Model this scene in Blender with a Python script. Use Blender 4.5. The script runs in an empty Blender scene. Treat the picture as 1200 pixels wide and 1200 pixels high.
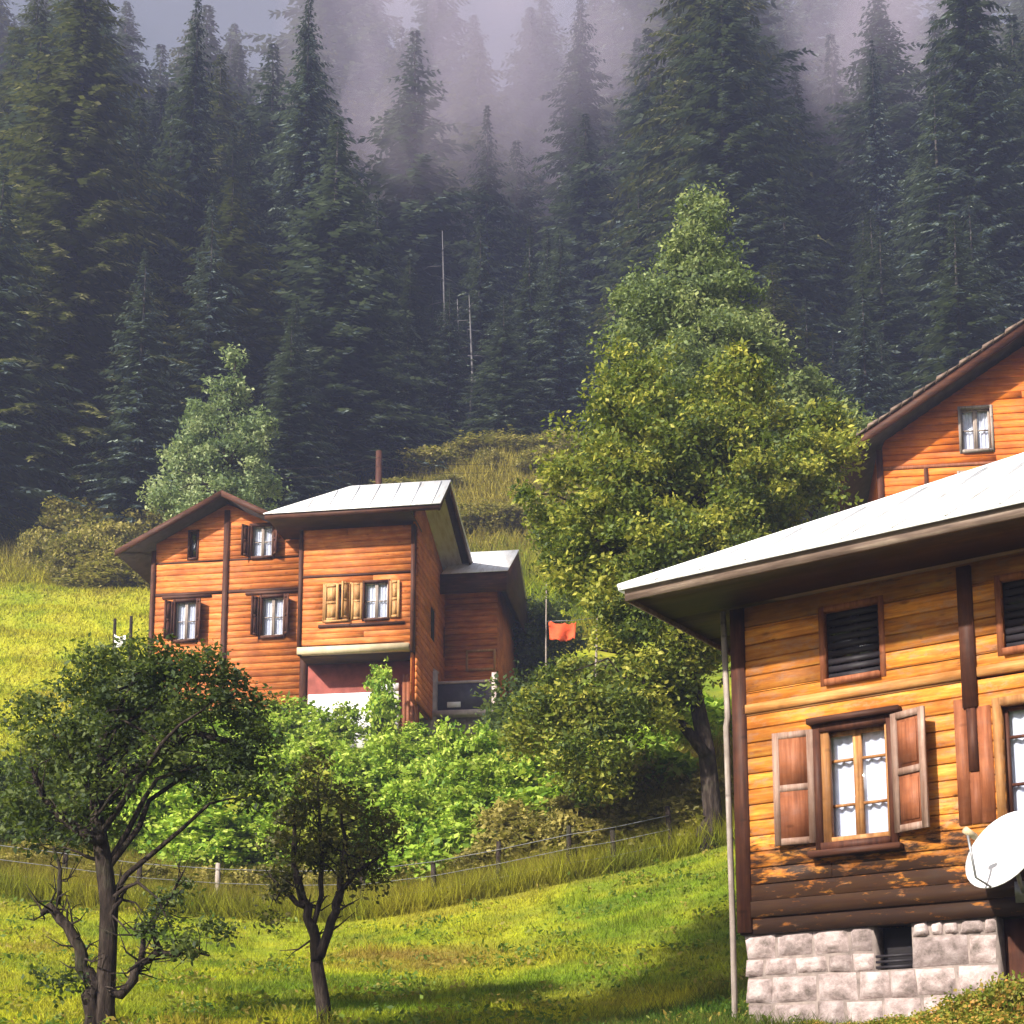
import bpy, math
import numpy as np
R = math.radians
SC = bpy.context.scene
COL = SC.collection
rng = np.random.default_rng(7)

# ------------------------------------------------------------------ camera model (photo of 1200 px)
F = 1900.0; PIT = R(10); SH = 395 / 1900
FW = np.array([0, math.cos(PIT), math.sin(PIT)]); UP = np.array([0, -math.sin(PIT), math.cos(PIT)]); RT = np.array([1., 0, 0])
def ray(px, py): return FW + (px - 600) / F * RT + ((600 - py) / F + SH) * UP
def at(px, py, Y):
    d = ray(px, py); return d * (Y / d[1])

# ------------------------------------------------------------------ generic builders
def link(o, parent=None):
    COL.objects.link(o)
    if parent is not None: o.parent = parent
    return o
def raw_mesh(name, V, Fs, tint=None, smooth=False):
    """V (n,3); Fs: one (m,k) array, or list of index lists"""
    me = bpy.data.meshes.new(name)
    V = np.asarray(V, dtype=np.float32)
    if isinstance(Fs, np.ndarray):
        m, k = Fs.shape; flat = Fs.ravel(); starts = np.arange(m) * k
    else:
        m = len(Fs); lens = np.array([len(f) for f in Fs]); flat = np.concatenate([np.asarray(f) for f in Fs])
        starts = np.concatenate([[0], np.cumsum(lens)[:-1]])
    me.vertices.add(len(V)); me.vertices.foreach_set('co', V.ravel())
    me.loops.add(len(flat)); me.loops.foreach_set('vertex_index', flat.astype(np.int32))
    me.polygons.add(m); me.polygons.foreach_set('loop_start', starts.astype(np.int32))
    if smooth: me.polygons.foreach_set('use_smooth', np.ones(m, dtype=bool))
    me.update(calc_edges=True)
    if tint is not None:
        a = me.attributes.new('tint', 'FLOAT', 'FACE'); a.data.foreach_set('value', np.asarray(tint, dtype=np.float32))
    return me
def obj(name, me, mat, parent=None):
    o = bpy.data.objects.new(name, me)
    if mat is not None and len(me.materials) == 0: me.materials.append(mat)
    return link(o, parent)
class MB:
    def __init__(s): s.V = []; s.F = []; s.T = []; s.xf = None
    def add(s, verts, faces, t=0.5):
        b = len(s.V)
        for v in verts:
            v = np.asarray(v, float)
            if s.xf is not None: v = s.xf(v)
            s.V.append(v)
        for f in faces: s.F.append([b + i for i in f]); s.T.append(t)
    def hexa(s, v, t=0.5):      # 8 verts: bottom 4 ccw, top 4 ccw
        s.add(v, [(0, 3, 2, 1), (4, 5, 6, 7), (0, 1, 5, 4), (1, 2, 6, 5), (2, 3, 7, 6), (3, 0, 4, 7)], t)
    def box(s, x0, x1, y0, y1, z0, z1, t=0.5):
        s.hexa([(x0, y0, z0), (x1, y0, z0), (x1, y1, z0), (x0, y1, z0), (x0, y0, z1), (x1, y0, z1), (x1, y1, z1), (x0, y1, z1)], t)
    def tube(s, pts, rad, n=8, t=0.5, cap=True):
        pts = [np.asarray(p, float) for p in pts]
        if np.isscalar(rad): rad = [rad] * len(pts)
        V = []; prev = None
        for i, p in enumerate(pts):
            d = pts[min(i + 1, len(pts) - 1)] - pts[max(i - 1, 0)]; d = d / (np.linalg.norm(d) + 1e-9)
            if prev is None:
                a = np.array([0, 0, 1.]) if abs(d[2]) < .9 else np.array([1., 0, 0])
            else: a = prev
            u = a - d * (a @ d); u /= np.linalg.norm(u) + 1e-9; prev = u; w = np.cross(d, u)
            for k in range(n):
                an = 2 * math.pi * k / n
                V.append(p + rad[i] * (math.cos(an) * u + math.sin(an) * w))
        Fs = []
        for i in range(len(pts) - 1):
            for k in range(n):
                Fs.append((i * n + k, i * n + (k + 1) % n, (i + 1) * n + (k + 1) % n, (i + 1) * n + k))
        if cap: Fs.append(tuple(range(n - 1, -1, -1))); Fs.append(tuple((len(pts) - 1) * n + k for k in range(n)))
        s.add(V, Fs, t)
    def sheet(s, P, th, t=0.5, dirn=(0, 0, -1)):   # polygon slab: P top polygon, extruded by th along dirn
        P = [np.asarray(p, float) for p in P]; d = np.asarray(dirn, float) * th; n = len(P)
        V = P + [p + d for p in P]
        s.add(V, [tuple(range(n)), tuple(range(2 * n - 1, n - 1, -1))] + [((i + 1) % n, i, n + i, n + (i + 1) % n) for i in range(n)], t)
    def build(s, name, mat, parent=None, smooth=False):
        return obj(name, raw_mesh(name, np.array(s.V), s.F, s.T, smooth), mat, parent)
def tag(o, label=None, cat=None, group=None, kind=None):
    if label: o['label'] = label
    if cat: o['category'] = cat
    if group: o['group'] = group
    if kind: o['kind'] = kind
    return o
def thing(name, loc, label, cat, rz=0, group=None):
    o = bpy.data.objects.new(name, None); o.empty_display_size = .3
    COL.objects.link(o); o.location = tuple(float(v) for v in loc); o.rotation_euler = (0, 0, R(rz))
    return tag(o, label, cat, group)
def dup(root, loc, rz, sc, label=None, group=None):
    r = root.copy(); COL.objects.link(r); r.location = tuple(float(v) for v in loc); r.rotation_euler = (0, 0, rz); r.scale = sc
    if label: r['label'] = label
    if group: r['group'] = group
    for ch in list(root.children):
        c = ch.copy(); COL.objects.link(c); c.parent = r
        for g in list(ch.children):
            d = g.copy(); COL.objects.link(d); d.parent = c
    return r

# ------------------------------------------------------------------ materials
class NT:
    def __init__(s, name):
        s.m = bpy.data.materials.new(name); s.m.use_nodes = True; s.t = s.m.node_tree; s.t.nodes.clear()
        s.out = s.n('ShaderNodeOutputMaterial')
    def n(s, typ, **kw):
        o = s.t.nodes.new(typ)
        for k, v in kw.items(): setattr(o, k, v)
        return o
    def l(s, a, b): s.t.links.new(a, b)
    def val(s, sock, v):
        if hasattr(v, 'is_linked') or hasattr(v, 'links'): s.l(v, sock)
        else: sock.default_value = v
    def noise(s, vec, scale, detail=4, rough=.6):
        o = s.n('ShaderNodeTexNoise'); o.inputs['Scale'].default_value = scale; o.inputs['Detail'].default_value = detail
        o.inputs['Roughness'].default_value = rough
        if vec is not None: s.l(vec, o.inputs['Vector'])
        return o.outputs['Fac']
    def ramp(s, fac, stops, interp='LINEAR'):
        o = s.n('ShaderNodeValToRGB'); o.color_ramp.interpolation = interp; e = o.color_ramp.elements
        while len(e) < len(stops): e.new(.5)
        for i, (p, c) in enumerate(stops):
            e[i].position = p; e[i].color = (*c, 1) if len(c) == 3 else c
        s.l(fac, o.inputs['Fac']); return o.outputs['Color']
    def mix(s, fac, a, b, mode='MIX'):
        o = s.n('ShaderNodeMix'); o.data_type = 'RGBA'; o.blend_type = mode
        s.val(o.inputs['Factor'], fac)
        for nm, v in (('A', a), ('B', b)):
            sock = [i for i in o.inputs if i.name == nm and i.type == 'RGBA'][0]
            if isinstance(v, tuple): sock.default_value = (*v, 1) if len(v) == 3 else v
            else: s.l(v, sock)
        return [i for i in o.outputs if i.type == 'RGBA'][0]
    def math(s, op, a, b=0.5, clamp=False):
        o = s.n('ShaderNodeMath'); o.operation = op; o.use_clamp = clamp
        s.val(o.inputs[0], a); s.val(o.inputs[1], b); return o.outputs[0]
    def coords(s, scale=(1, 1, 1), tint_shift=False):
        c = s.n('ShaderNodeTexCoord').outputs['Object']
        if tint_shift:
            a = s.attr('tint'); k = s.math('MULTIPLY', a, 37.0)
            cb = s.n('ShaderNodeCombineXYZ'); s.l(k, cb.inputs[0]); s.l(k, cb.inputs[2])
            v = s.n('ShaderNodeVectorMath'); v.operation = 'ADD'; s.l(c, v.inputs[0]); s.l(cb.outputs[0], v.inputs[1]); c = v.outputs[0]
        m = s.n('ShaderNodeMapping'); m.inputs['Scale'].default_value = scale; s.l(c, m.inputs['Vector']); return m.outputs[0]
    def attr(s, name):
        a = s.n('ShaderNodeAttribute'); a.attribute_name = name; return a.outputs['Fac']
    def bsdf(s, color, rough=.7, spec=.3, bump=None, bstr=.3, bdist=.02, metallic=0.0):
        b = s.n('ShaderNodeBsdfPrincipled'); s.val(b.inputs['Base Color'], (*color, 1) if isinstance(color, tuple) else color)
        s.val(b.inputs['Roughness'], rough); b.inputs['Specular IOR Level'].default_value = spec; b.inputs['Metallic'].default_value = metallic
        if bump is not None:
            k = s.n('ShaderNodeBump'); k.inputs['Strength'].default_value = bstr; k.inputs['Distance'].default_value = bdist
            s.l(bump, k.inputs['Height']); s.l(k.outputs[0], b.inputs['Normal'])
        s.l(b.outputs[0], s.out.inputs['Surface']); return b
def wood(name, dark, mid, light, vertical=False, stain=None, rough=.65, var=.5, worn=.25):
    """grained timber; tint attribute shifts each board. stain=(z_low, z_high, colour): rot and soot creeping up from the sill"""
    t = NT(name)
    v = t.coords((14, 14, 1.1) if vertical else (1.1, 14, 14), True)
    g = t.noise(v, 1.6, 6, .65)
    c = t.ramp(g, [(.28, dark), (.5, mid), (.72, light)])
    # broad weather blotches
    w = t.noise(t.coords((1, 1, 1.6)), 1.7, 5, .62)
    c = t.mix(t.math('MULTIPLY', t.ramp(w, [(.42, (0, 0, 0)), (.66, (1, 1, 1))]), .72), c, dark)
    w2 = t.noise(t.coords((1.5, 1, 3.4)), 2.6, 8, .78)
    grey = tuple(.45 * sum(mid) / 3 + .45 * x for x in mid)
    c = t.mix(t.math('MULTIPLY', t.ramp(w2, [(.5, (0, 0, 0)), (.64, (1, 1, 1))]), worn), c, grey)
    # per-board tone
    a = t.attr('tint'); k = t.math('MULTIPLY_ADD', a, var); t.t.nodes[-1].inputs[2].default_value = 1 - var * .5
    o = t.n('ShaderNodeVectorMath'); o.operation = 'SCALE'; t.l(c, o.inputs[0]); t.l(k, o.inputs['Scale']); c = o.outputs[0]
    # knots
    vo = t.n('ShaderNodeTexVoronoi'); vo.inputs['Scale'].default_value = 1.0
    t.l(t.coords((2.2, 3, 5.5), True), vo.inputs['Vector'])
    kn = t.ramp(vo.outputs['Distance'], [(.05, (1, 1, 1)), (.14, (0, 0, 0))])
    c = t.mix(t.math('MULTIPLY', kn, .6), c, tuple(x * .4 for x in dark))
    if stain:
        z0, z1, sc = stain
        sep = t.n('ShaderNodeSeparateXYZ'); t.l(t.n('ShaderNodeTexCoord').outputs['Object'], sep.inputs[0])
        mr = t.n('ShaderNodeMapRange'); mr.inputs[1].default_value = z1; mr.inputs[2].default_value = z0; t.l(sep.outputs[2], mr.inputs[0])
        nz = t.noise(t.coords((2.2, 3, 7)), 1.9, 7, .7)
        f = t.math('ADD', mr.outputs[0], t.math('MULTIPLY_ADD', nz, 3.2), False); f.node.inputs[1].links[0].from_node.inputs[2].default_value = -1.62
        f2 = t.ramp(f, [(.35, (0, 0, 0)), (.75, (1, 1, 1))])
        c = t.mix(t.math('MULTIPLY', f2, .94), c, sc)
    t.bsdf(c, rough, .25, g, .35, .01); return t.m
def plain(name, col, rough=.6, var=.25, scale=6, spec=.3, metallic=0.0, bstr=.2):
    t = NT(name); n = t.noise(t.coords(), scale, 5, .6)
    c = t.ramp(n, [(.3, tuple(x * (1 - var) for x in col)), (.7, tuple(min(1, x * (1 + var)) for x in col))])
    t.bsdf(c, rough, spec, n, bstr, .01, metallic); return t.m
def foliage(name, cols, rnd=.35, trans=.35, hue_rnd=0.0):
    """cols: three leaf colours met by the per-leaf tint"""
    t = NT(name); a = t.attr('tint')
    c = t.ramp(a, [(0., cols[0]), (.5, cols[1]), (1., cols[2])])
    oi = t.n('ShaderNodeObjectInfo').outputs['Random']
    h = t.n('ShaderNodeHueSaturation'); t.l(c, h.inputs['Color'])
    hv = t.math('MULTIPLY_ADD', oi, rnd); hv.node.inputs[2].default_value = 1 - rnd / 2; t.l(hv, h.inputs['Value'])
    if hue_rnd:
        hh = t.math('MULTIPLY_ADD', oi, hue_rnd); hh.node.inputs[2].default_value = .5 - hue_rnd / 2; t.l(hh, h.inputs['Hue'])
    c = h.outputs[0]
    d = t.n('ShaderNodeBsdfDiffuse'); t.l(c, d.inputs[0])
    tr = t.n('ShaderNodeBsdfTranslucent'); t.l(t.mix(.25, c, (.3, .4, .02)), tr.inputs[0])
    m = t.n('ShaderNodeMixShader'); m.inputs[0].default_value = trans + .07; t.l(d.outputs[0], m.inputs[1]); t.l(tr.outputs[0], m.inputs[2])
    gl = t.n('ShaderNodeBsdfGlossy'); gl.inputs['Roughness'].default_value = .6; gl.inputs[0].default_value = (.8, .85, .8, 1)
    m2 = t.n('ShaderNodeMixShader'); m2.inputs[0].default_value = .018; t.l(m.outputs[0], m2.inputs[1]); t.l(gl.outputs[0], m2.inputs[2])
    t.l(m2.outputs[0], t.out.inputs['Surface']); return t.m
def glass_mat():
    t = NT('window_glass')
    g = t.n('ShaderNodeBsdfGlossy'); g.inputs['Roughness'].default_value = .04
    tr = t.n('ShaderNodeBsdfTransparent'); tr.inputs[0].default_value = (.93, .95, .97, 1)
    m = t.n('ShaderNodeMixShader'); m.inputs[0].default_value = .10
    t.l(tr.outputs[0], m.inputs[1]); t.l(g.outputs[0], m.inputs[2]); t.l(m.outputs[0], t.out.inputs['Surface']); return t.m
M = {}
M['near_plank'] = wood('amber_log_boards', (.20, .058, .008), (.47, .160, .018), (.64, .30, .05), stain=(1.20, 2.30, (.010, .005, .004)), var=.85, worn=.72)
M['far_plank'] = wood('orange_boards', (.27, .065, .014), (.54, .155, .028), (.66, .28, .08), var=.38)
M['deep_plank'] = wood('deep_orange_boards', (.30, .06, .008), (.55, .14, .012), (.64, .20, .022), var=.3)
M['brown'] = wood('dark_brown_timber', (.03, .010, .006), (.07, .024, .013), (.12, .045, .022))
M['brown_up'] = wood('dark_brown_post_timber', (.03, .010, .006), (.075, .024, .013), (.12, .045, .022), vertical=True)
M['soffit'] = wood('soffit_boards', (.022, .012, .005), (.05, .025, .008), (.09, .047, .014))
M['trim'] = wood('honey_trim', (.28, .13, .04), (.46, .24, .09), (.58, .36, .17), vertical=True)
M['trim_b'] = wood('brown_sash_timber', (.17, .07, .022), (.33, .15, .05), (.46, .25, .10), vertical=True)
M['trim_h'] = wood('honey_beam', (.24, .09, .02), (.44, .2, .06), (.58, .32, .12))
M['shutter'] = wood('red_brown_shutter', (.13, .038, .016), (.26, .085, .035), (.36, .14, .07), vertical=True)
M['shutter_f'] = wood('worn_shutter_frame', (.15, .08, .055), (.27, .17, .13), (.40, .29, .24), vertical=True)
M['grey_wood'] = wood('weathered_grey_wood', (.13, .10, .085), (.27, .22, .19), (.42, .36, .32), vertical=True)
M['grey_fascia'] = wood('weathered_grey_fascia', (.07, .045, .035), (.16, .11, .085), (.30, .23, .18))
def bark_mat():
    t = NT('bark'); n = t.noise(t.coords((11, 11, 2.2)), 1.6, 7, .7); g = t.noise(t.coords(), 2.2, 5, .6)
    c = t.ramp(n, [(.32, (.010, .007, .006)), (.5, (.030, .021, .017)), (.7, (.085, .066, .055))])
    c = t.mix(t.math('MULTIPLY', t.ramp(g, [(.55, (0, 0, 0)), (.7, (1, 1, 1))]), .5), c, (.055, .065, .035))
    t.bsdf(c, .92, .15, n, 1.0, .05); return t.m
M['bark'] = bark_mat()
M['bark_pale'] = plain('pale_dead_bark', (.11, .105, .11), .9, .3, 10)
M['bark_spruce'] = plain('spruce_bark', (.05, .042, .04), .9, .4, 8)
def metal():
    t = NT('white_sheet_roof'); n = t.noise(t.coords((3.2, .5, .5)), 2.2, 6, .65); g = t.noise(t.coords(), 1.1, 5, .6)
    c = t.ramp(n, [(.32, (.60, .57, .55)), (.5, (.80, .80, .81)), (.7, (.86, .86, .88))]); c = t.mix(t.math('MULTIPLY', t.ramp(g, [(.55, (0, 0, 0)), (.72, (1, 1, 1))]), .35), c, (.50, .44, .40))
    t.bsdf(c, .5, .4, g, .15, .02); return t.m
M['white_metal'] = metal()
M['dark_roof'] = plain('dark_shingle', (.05, .035, .034), .85, .35, 5, bstr=.5)
M['curtain'] = plain('white_curtain', (.72, .72, .84), .9, .08, 8)
M['glass'] = glass_mat()
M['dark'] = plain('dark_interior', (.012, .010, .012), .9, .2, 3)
M['louvre'] = plain('dark_blue_grey_slats', (.016, .013, .017), .6, .4, 6)
M['cream'] = plain('cream_band', (.52, .42, .27), .7, .2, 4)
M['plaster_red'] = plain('dark_red_plaster', (.20, .050, .038), .8, .35, 3)
M['whitewash'] = plain('whitewashed_wall', (.78, .76, .80), .8, .1, 2)
M['concrete'] = plain('pale_concrete', (.42, .34, .32), .85, .25, 5)
M['panel'] = plain('dark_slate_panel', (.055, .05, .075), .6, .3, 4)
M['dish'] = plain('white_dish_paint', (.62, .61, .63), .5, .14, 4, .4)
M['steel'] = plain('grey_steel', (.25, .25, .26), .4, .2, 20, .5, .6)
M['orange_cloth'] = plain('orange_red_cloth', (.62, .085, .025), .8, .25, 5)
M['white_cloth'] = plain('white_cloth', (.78, .76, .74), .9, .1, 6)
M['leaf_fruit'] = foliage('fruit_tree_leaves', [(.016, .028, .010), (.050, .080, .020), (.16, .19, .05)], .2)
M['leaf_rust'] = foliage('rusty_fruit_leaves', [(.022, .022, .008), (.062, .062, .016), (.18, .155, .04)], .2)
M['leaf_big'] = foliage('broadleaf_leaves', [(.028, .05, .011), (.14, .18, .026), (.44, .41, .065)], .2)
M['leaf_tall'] = foliage('tall_tree_leaves', [(.055, .085, .034), (.16, .215, .075), (.38, .42, .16)], .2)
M['leaf_pale'] = foliage('pale_tree_leaves', [(.08, .13, .06), (.25, .33, .15), (.50, .55, .28)], .2)
M['leaf_bean'] = foliage('bean_leaves', [(.09, .20, .016), (.34, .48, .045), (.68, .74, .16)], .35)
M['leaf_lime'] = foliage('lime_shrub_leaves', [(.12, .15, .015), (.24, .27, .025), (.36, .36, .05)], .3)
M['leaf_brown'] = foliage('autumn_shrub_leaves', [(.12, .11, .026), (.26, .22, .05), (.45, .37, .10)], .4)
M['leaf_orange'] = foliage('orange_weed_leaves', [(.10, .17, .015), (.25, .24, .03), (.50, .24, .06)], .4)
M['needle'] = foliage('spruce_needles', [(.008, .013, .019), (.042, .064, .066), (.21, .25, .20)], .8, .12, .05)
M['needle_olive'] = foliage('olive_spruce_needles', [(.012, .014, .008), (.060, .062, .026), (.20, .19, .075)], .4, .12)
M['weed_mix'] = foliage('weed_mix', [(.05, .11, .012), (.14, .20, .02), (.30, .22, .045)], .1)
def grass_color(t, base=None):
    geo = t.n('ShaderNodeNewGeometry').outputs['Position']
    def nz(sc, det=4):
        m = t.n('ShaderNodeMapping'); m.inputs['Scale'].default_value = sc; t.l(geo, m.inputs['Vector']); return t.noise(m.outputs[0], 1, det, .6)
    big = nz((.26, .42, .3)); mid = nz((.7, 1.3, 1.0)); fin = nz((5, 8, 5))
    c = t.ramp(big, [(.30, (.07, .15, .010)), (.43, (.18, .26, .018)), (.54, (.42, .43, .025)), (.63, (.34, .30, .03)), (.72, (.27, .18, .04))])
    c = t.mix(t.math('MULTIPLY', t.ramp(mid, [(.45, (0, 0, 0)), (.7, (1, 1, 1))]), .55), c, (.20, .165, .030))
    c = t.mix(t.math('MULTIPLY', t.ramp(fin, [(.4, (0, 0, 0)), (.7, (1, 1, 1))]), .45), c, (.085, .125, .012))
    # cast shadow painted into the grass colour before the near house; tawny wild slope high up
    sep = t.n('ShaderNodeSeparateXYZ'); t.l(geo, sep.inputs[0])
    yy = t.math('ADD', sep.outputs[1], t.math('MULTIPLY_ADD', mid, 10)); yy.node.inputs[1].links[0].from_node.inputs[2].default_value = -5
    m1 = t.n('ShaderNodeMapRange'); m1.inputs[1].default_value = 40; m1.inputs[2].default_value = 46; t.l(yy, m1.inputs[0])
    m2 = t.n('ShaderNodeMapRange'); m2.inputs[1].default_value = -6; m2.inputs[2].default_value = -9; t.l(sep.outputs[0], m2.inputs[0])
    c = t.mix(t.math('MULTIPLY', t.math('MULTIPLY', m1.outputs[0], m2.outputs[0]), .55), c, t.ramp(mid, [(.35, (.30, .34, .02)), (.55, (.56, .53, .035)), (.7, (.40, .37, .04))]))  # upper left meadow yellower: its sunlit look put into the colour
    hi = t.n('ShaderNodeMapRange'); hi.inputs[1].default_value = 60; hi.inputs[2].default_value = 66; t.l(yy, hi.inputs[0])
    wild = t.ramp(mid, [(.34, (.13, .13, .022)), (.5, (.30, .25, .05)), (.66, (.20, .17, .03))])
    c = t.mix(hi.outputs[0], c, wild)
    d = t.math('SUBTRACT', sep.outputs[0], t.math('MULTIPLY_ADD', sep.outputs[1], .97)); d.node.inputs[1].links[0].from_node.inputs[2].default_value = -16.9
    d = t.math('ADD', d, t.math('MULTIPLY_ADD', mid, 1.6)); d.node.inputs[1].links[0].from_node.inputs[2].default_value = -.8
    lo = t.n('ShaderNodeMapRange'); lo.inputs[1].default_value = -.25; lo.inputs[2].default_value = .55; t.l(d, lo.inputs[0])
    fy = t.math('ABSOLUTE', t.math('SUBTRACT', sep.outputs[1], 29.2)); fm = t.n('ShaderNodeMapRange'); fm.inputs[1].default_value = 2.2; fm.inputs[2].default_value = 1.3; t.l(fy, fm.inputs[0])
    c = t.mix(t.math('MULTIPLY', fm.outputs[0], .85), c, t.ramp(mid, [(.35, (.20, .14, .035)), (.5, (.30, .25, .045)), (.65, (.18, .16, .03))]))
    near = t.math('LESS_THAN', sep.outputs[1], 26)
    rough = t.ramp(mid, [(.34, (.04, .11, .010)), (.52, (.085, .105, .020)), (.68, (.13, .10, .032))])  # dark tones of the painted lawn shadow
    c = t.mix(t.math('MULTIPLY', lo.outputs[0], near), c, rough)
    return c, fin
def ground_mat():
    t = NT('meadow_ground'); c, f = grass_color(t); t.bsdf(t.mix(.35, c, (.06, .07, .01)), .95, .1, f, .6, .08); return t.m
def grass_mat():
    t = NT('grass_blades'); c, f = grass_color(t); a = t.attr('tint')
    h = t.n('ShaderNodeHueSaturation'); t.l(c, h.inputs['Color']); v = t.math('MULTIPLY_ADD', a, 1.1); v.node.inputs[2].default_value = .5
    t.l(v, h.inputs['Value']); c = h.outputs[0]
    d = t.n('ShaderNodeBsdfDiffuse'); t.l(c, d.inputs[0]); tr = t.n('ShaderNodeBsdfTranslucent'); t.l(c, tr.inputs[0])
    m = t.n('ShaderNodeMixShader'); m.inputs[0].default_value = .4; t.l(d.outputs[0], m.inputs[1]); t.l(tr.outputs[0], m.inputs[2]); t.l(m.outputs[0], t.out.inputs['Surface']); return t.m
M['ground'] = ground_mat(); M['grass'] = grass_mat()
def stone_mat():
    t = NT('pale_pink_stone'); a = t.attr('tint'); v = t.coords((1, 1, 1), True); n = t.noise(v, 5, 7, .7)
    c = t.ramp(n, [(.3, (.10, .08, .07)), (.48, (.30, .235, .225)), (.72, (.52, .44, .43))])
    k = t.math('MULTIPLY_ADD', a, .55); k.node.inputs[2].default_value = .7
    o = t.n('ShaderNodeVectorMath'); o.operation = 'SCALE'; t.l(c, o.inputs[0]); t.l(k, o.inputs['Scale'])
    t.bsdf(o.outputs[0], .9, .15, n, .9, .04); return t.m
M['stone'] = stone_mat()
M['mortar'] = plain('mortar', (.20, .16, .145), .95, .4, 9, bstr=.6)

# ------------------------------------------------------------------ terrain
YC = [-60, -20, 0, 8, 13, 16, 19, 24, 28, 33, 38, 42, 46, 52, 60, 68, 75, 85, 95, 110, 140, 200, 300, 420]
ZC = [-14, -5.5, -1.6, -.3, .50, .86, 1.30, 2.75, 4.25, 6.0, 7.9, 9.5, 11.3, 15.0, 20.2, 25.0, 30.0, 37.5, 45, 55, 72, 93, 108, 112]
def H(x, y):
    x = np.asarray(x, float); y = np.asarray(y, float)
    z = sum(np.interp(y + o, YC, ZC) * w for o, w in ((-2.2, .15), (-1.1, .2), (0, .3), (1.1, .2), (2.2, .15)))
    near = np.clip((y - 13) / 8, 0, 1) * np.clip((46 - y) / 14, 0, 1)
    z = z + .10 * np.clip(x, 0, 9) * near
    z = z + .12 * np.clip(x, -3.8, 3.8) * np.clip((y - 20) / 5, 0, 1) * np.clip((36 - y) / 6, 0, 1) * np.clip((x + 10) / 5, 0, 1)
    sm = np.clip((x + 3.5) / 7.5, 0, 1); sm = sm * sm * (3 - 2 * sm)
    z = z + 1.25 * sm * np.clip((y - 28.2) / 1.6, 0, 1) * np.clip((44 - y) / 10, 0, 1)
    z = z + 2.6 * np.exp(-((x - 1) / 6) ** 2 - ((y - 74) / 9) ** 2)
    z = z + .07 * np.sin(x * .55 + y * .21) + .05 * np.sin(x * 1.3 - y * .9 + 1)
    tr = np.clip((y - 43) / 3, 0, 1) * np.clip((64 - y) / 3, 0, 1) * np.clip((-6 - x) / 4, 0, 1)
    z = z + tr * .26 * np.sin((y + .05 * x) * 2.1 + .4 * np.sin(x * .35))
    z = z + np.clip((y - 85) / 60, 0, 1) * 3 * np.sin(x * .09 + 1) * np.sin(y * .05)
    return z
def hz(x, y): return float(H(x, y))
def build_ground():
    ys = np.concatenate([np.arange(-50, 4, 3), np.arange(4, 66, .4), np.arange(66, 120, 1.5), np.arange(120, 400, 8)])
    xs = np.concatenate([np.arange(-190, -30, 8), np.arange(-30, 30, .6), np.arange(30, 191, 8)])
    X, Y = np.meshgrid(xs, ys); Z = H(X, Y)
    V = np.stack([X, Y, Z], -1).reshape(-1, 3); nx = len(xs); ny = len(ys)
    i = np.arange(ny - 1)[:, None] * nx + np.arange(nx - 1)[None]
    Fq = np.stack([i, i + 1, i + 1 + nx, i + nx], -1).reshape(-1, 4)
    o = obj('ground', raw_mesh('ground', V, Fq, None, True), M['ground']); o['kind'] = 'structure'
build_ground()

# ------------------------------------------------------------------ leaves, grass, trees
def unit(v): return v / (np.linalg.norm(v, axis=-1, keepdims=True) + 1e-9)
def leaf_cloud(P, size, rg, flat=.35, aspect=.55, var=.6):
    n = len(P); d = unit(rg.normal(size=(n, 3)) * [1, 1, .7] + [0, 0, -.25]); nr = unit(rg.normal(size=(n, 3)) + [0, 0, flat * 3])
    s = unit(np.cross(d, nr)); L = size * (1 + var * rg.uniform(-1, 1, n))[:, None]; w = L * aspect * .5
    V = np.stack([P, P + d * L * .45 + s * w, P + d * L, P + d * L * .45 - s * w], 1).reshape(-1, 3)
    return V, np.arange(4 * n).reshape(-1, 4)
def blob_leaves(blobs, rg, per_m2, clump, leaf_n):
    """blobs: (cx,cy,cz,rx,ry,rz). Leaf clumps spread through the outer part of every blob; returns leaf points + tints"""
    P = []; T = []; C = []
    for (cx, cy, cz, rx, ry, rz) in blobs:
        area = 4 * math.pi * ((rx * ry + rx * rz + ry * rz) / 3)
        n = max(5, int(area * per_m2))
        d = unit(rg.normal(size=(n, 3))); rad = rg.uniform(.40, 1.06, n) ** .6 * np.where(rg.uniform(0, 1, n) < .2, rg.uniform(1.1, 1.38, n), 1.0)
        c = np.array([cx, cy, cz]) + d * rad[:, None] * [rx, ry, rz]
        tone = rg.uniform(0, 1, n)
        for k in range(n):
            m = int(leaf_n * rg.uniform(.5, 1.4)); rc = clump * rg.uniform(.6, 1.35)
            q = unit(rg.normal(size=(m, 3))) * (rg.uniform(0, 1, m) ** .5)[:, None] * rc * [1.15, 1.15, .75]
            P.append(c[k] + q); T.append(np.clip(tone[k] * .75 + rg.normal(.12, .17, m), 0, 1)); C.append(c[k])
    return np.concatenate(P), np.concatenate(T), np.array(C)
def bez(a, b, c, n=7):
    t = np.linspace(0, 1, n)[:, None]; return (1 - t) ** 2 * np.asarray(a) + 2 * t * (1 - t) * np.asarray(b) + t ** 2 * np.asarray(c)
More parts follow.
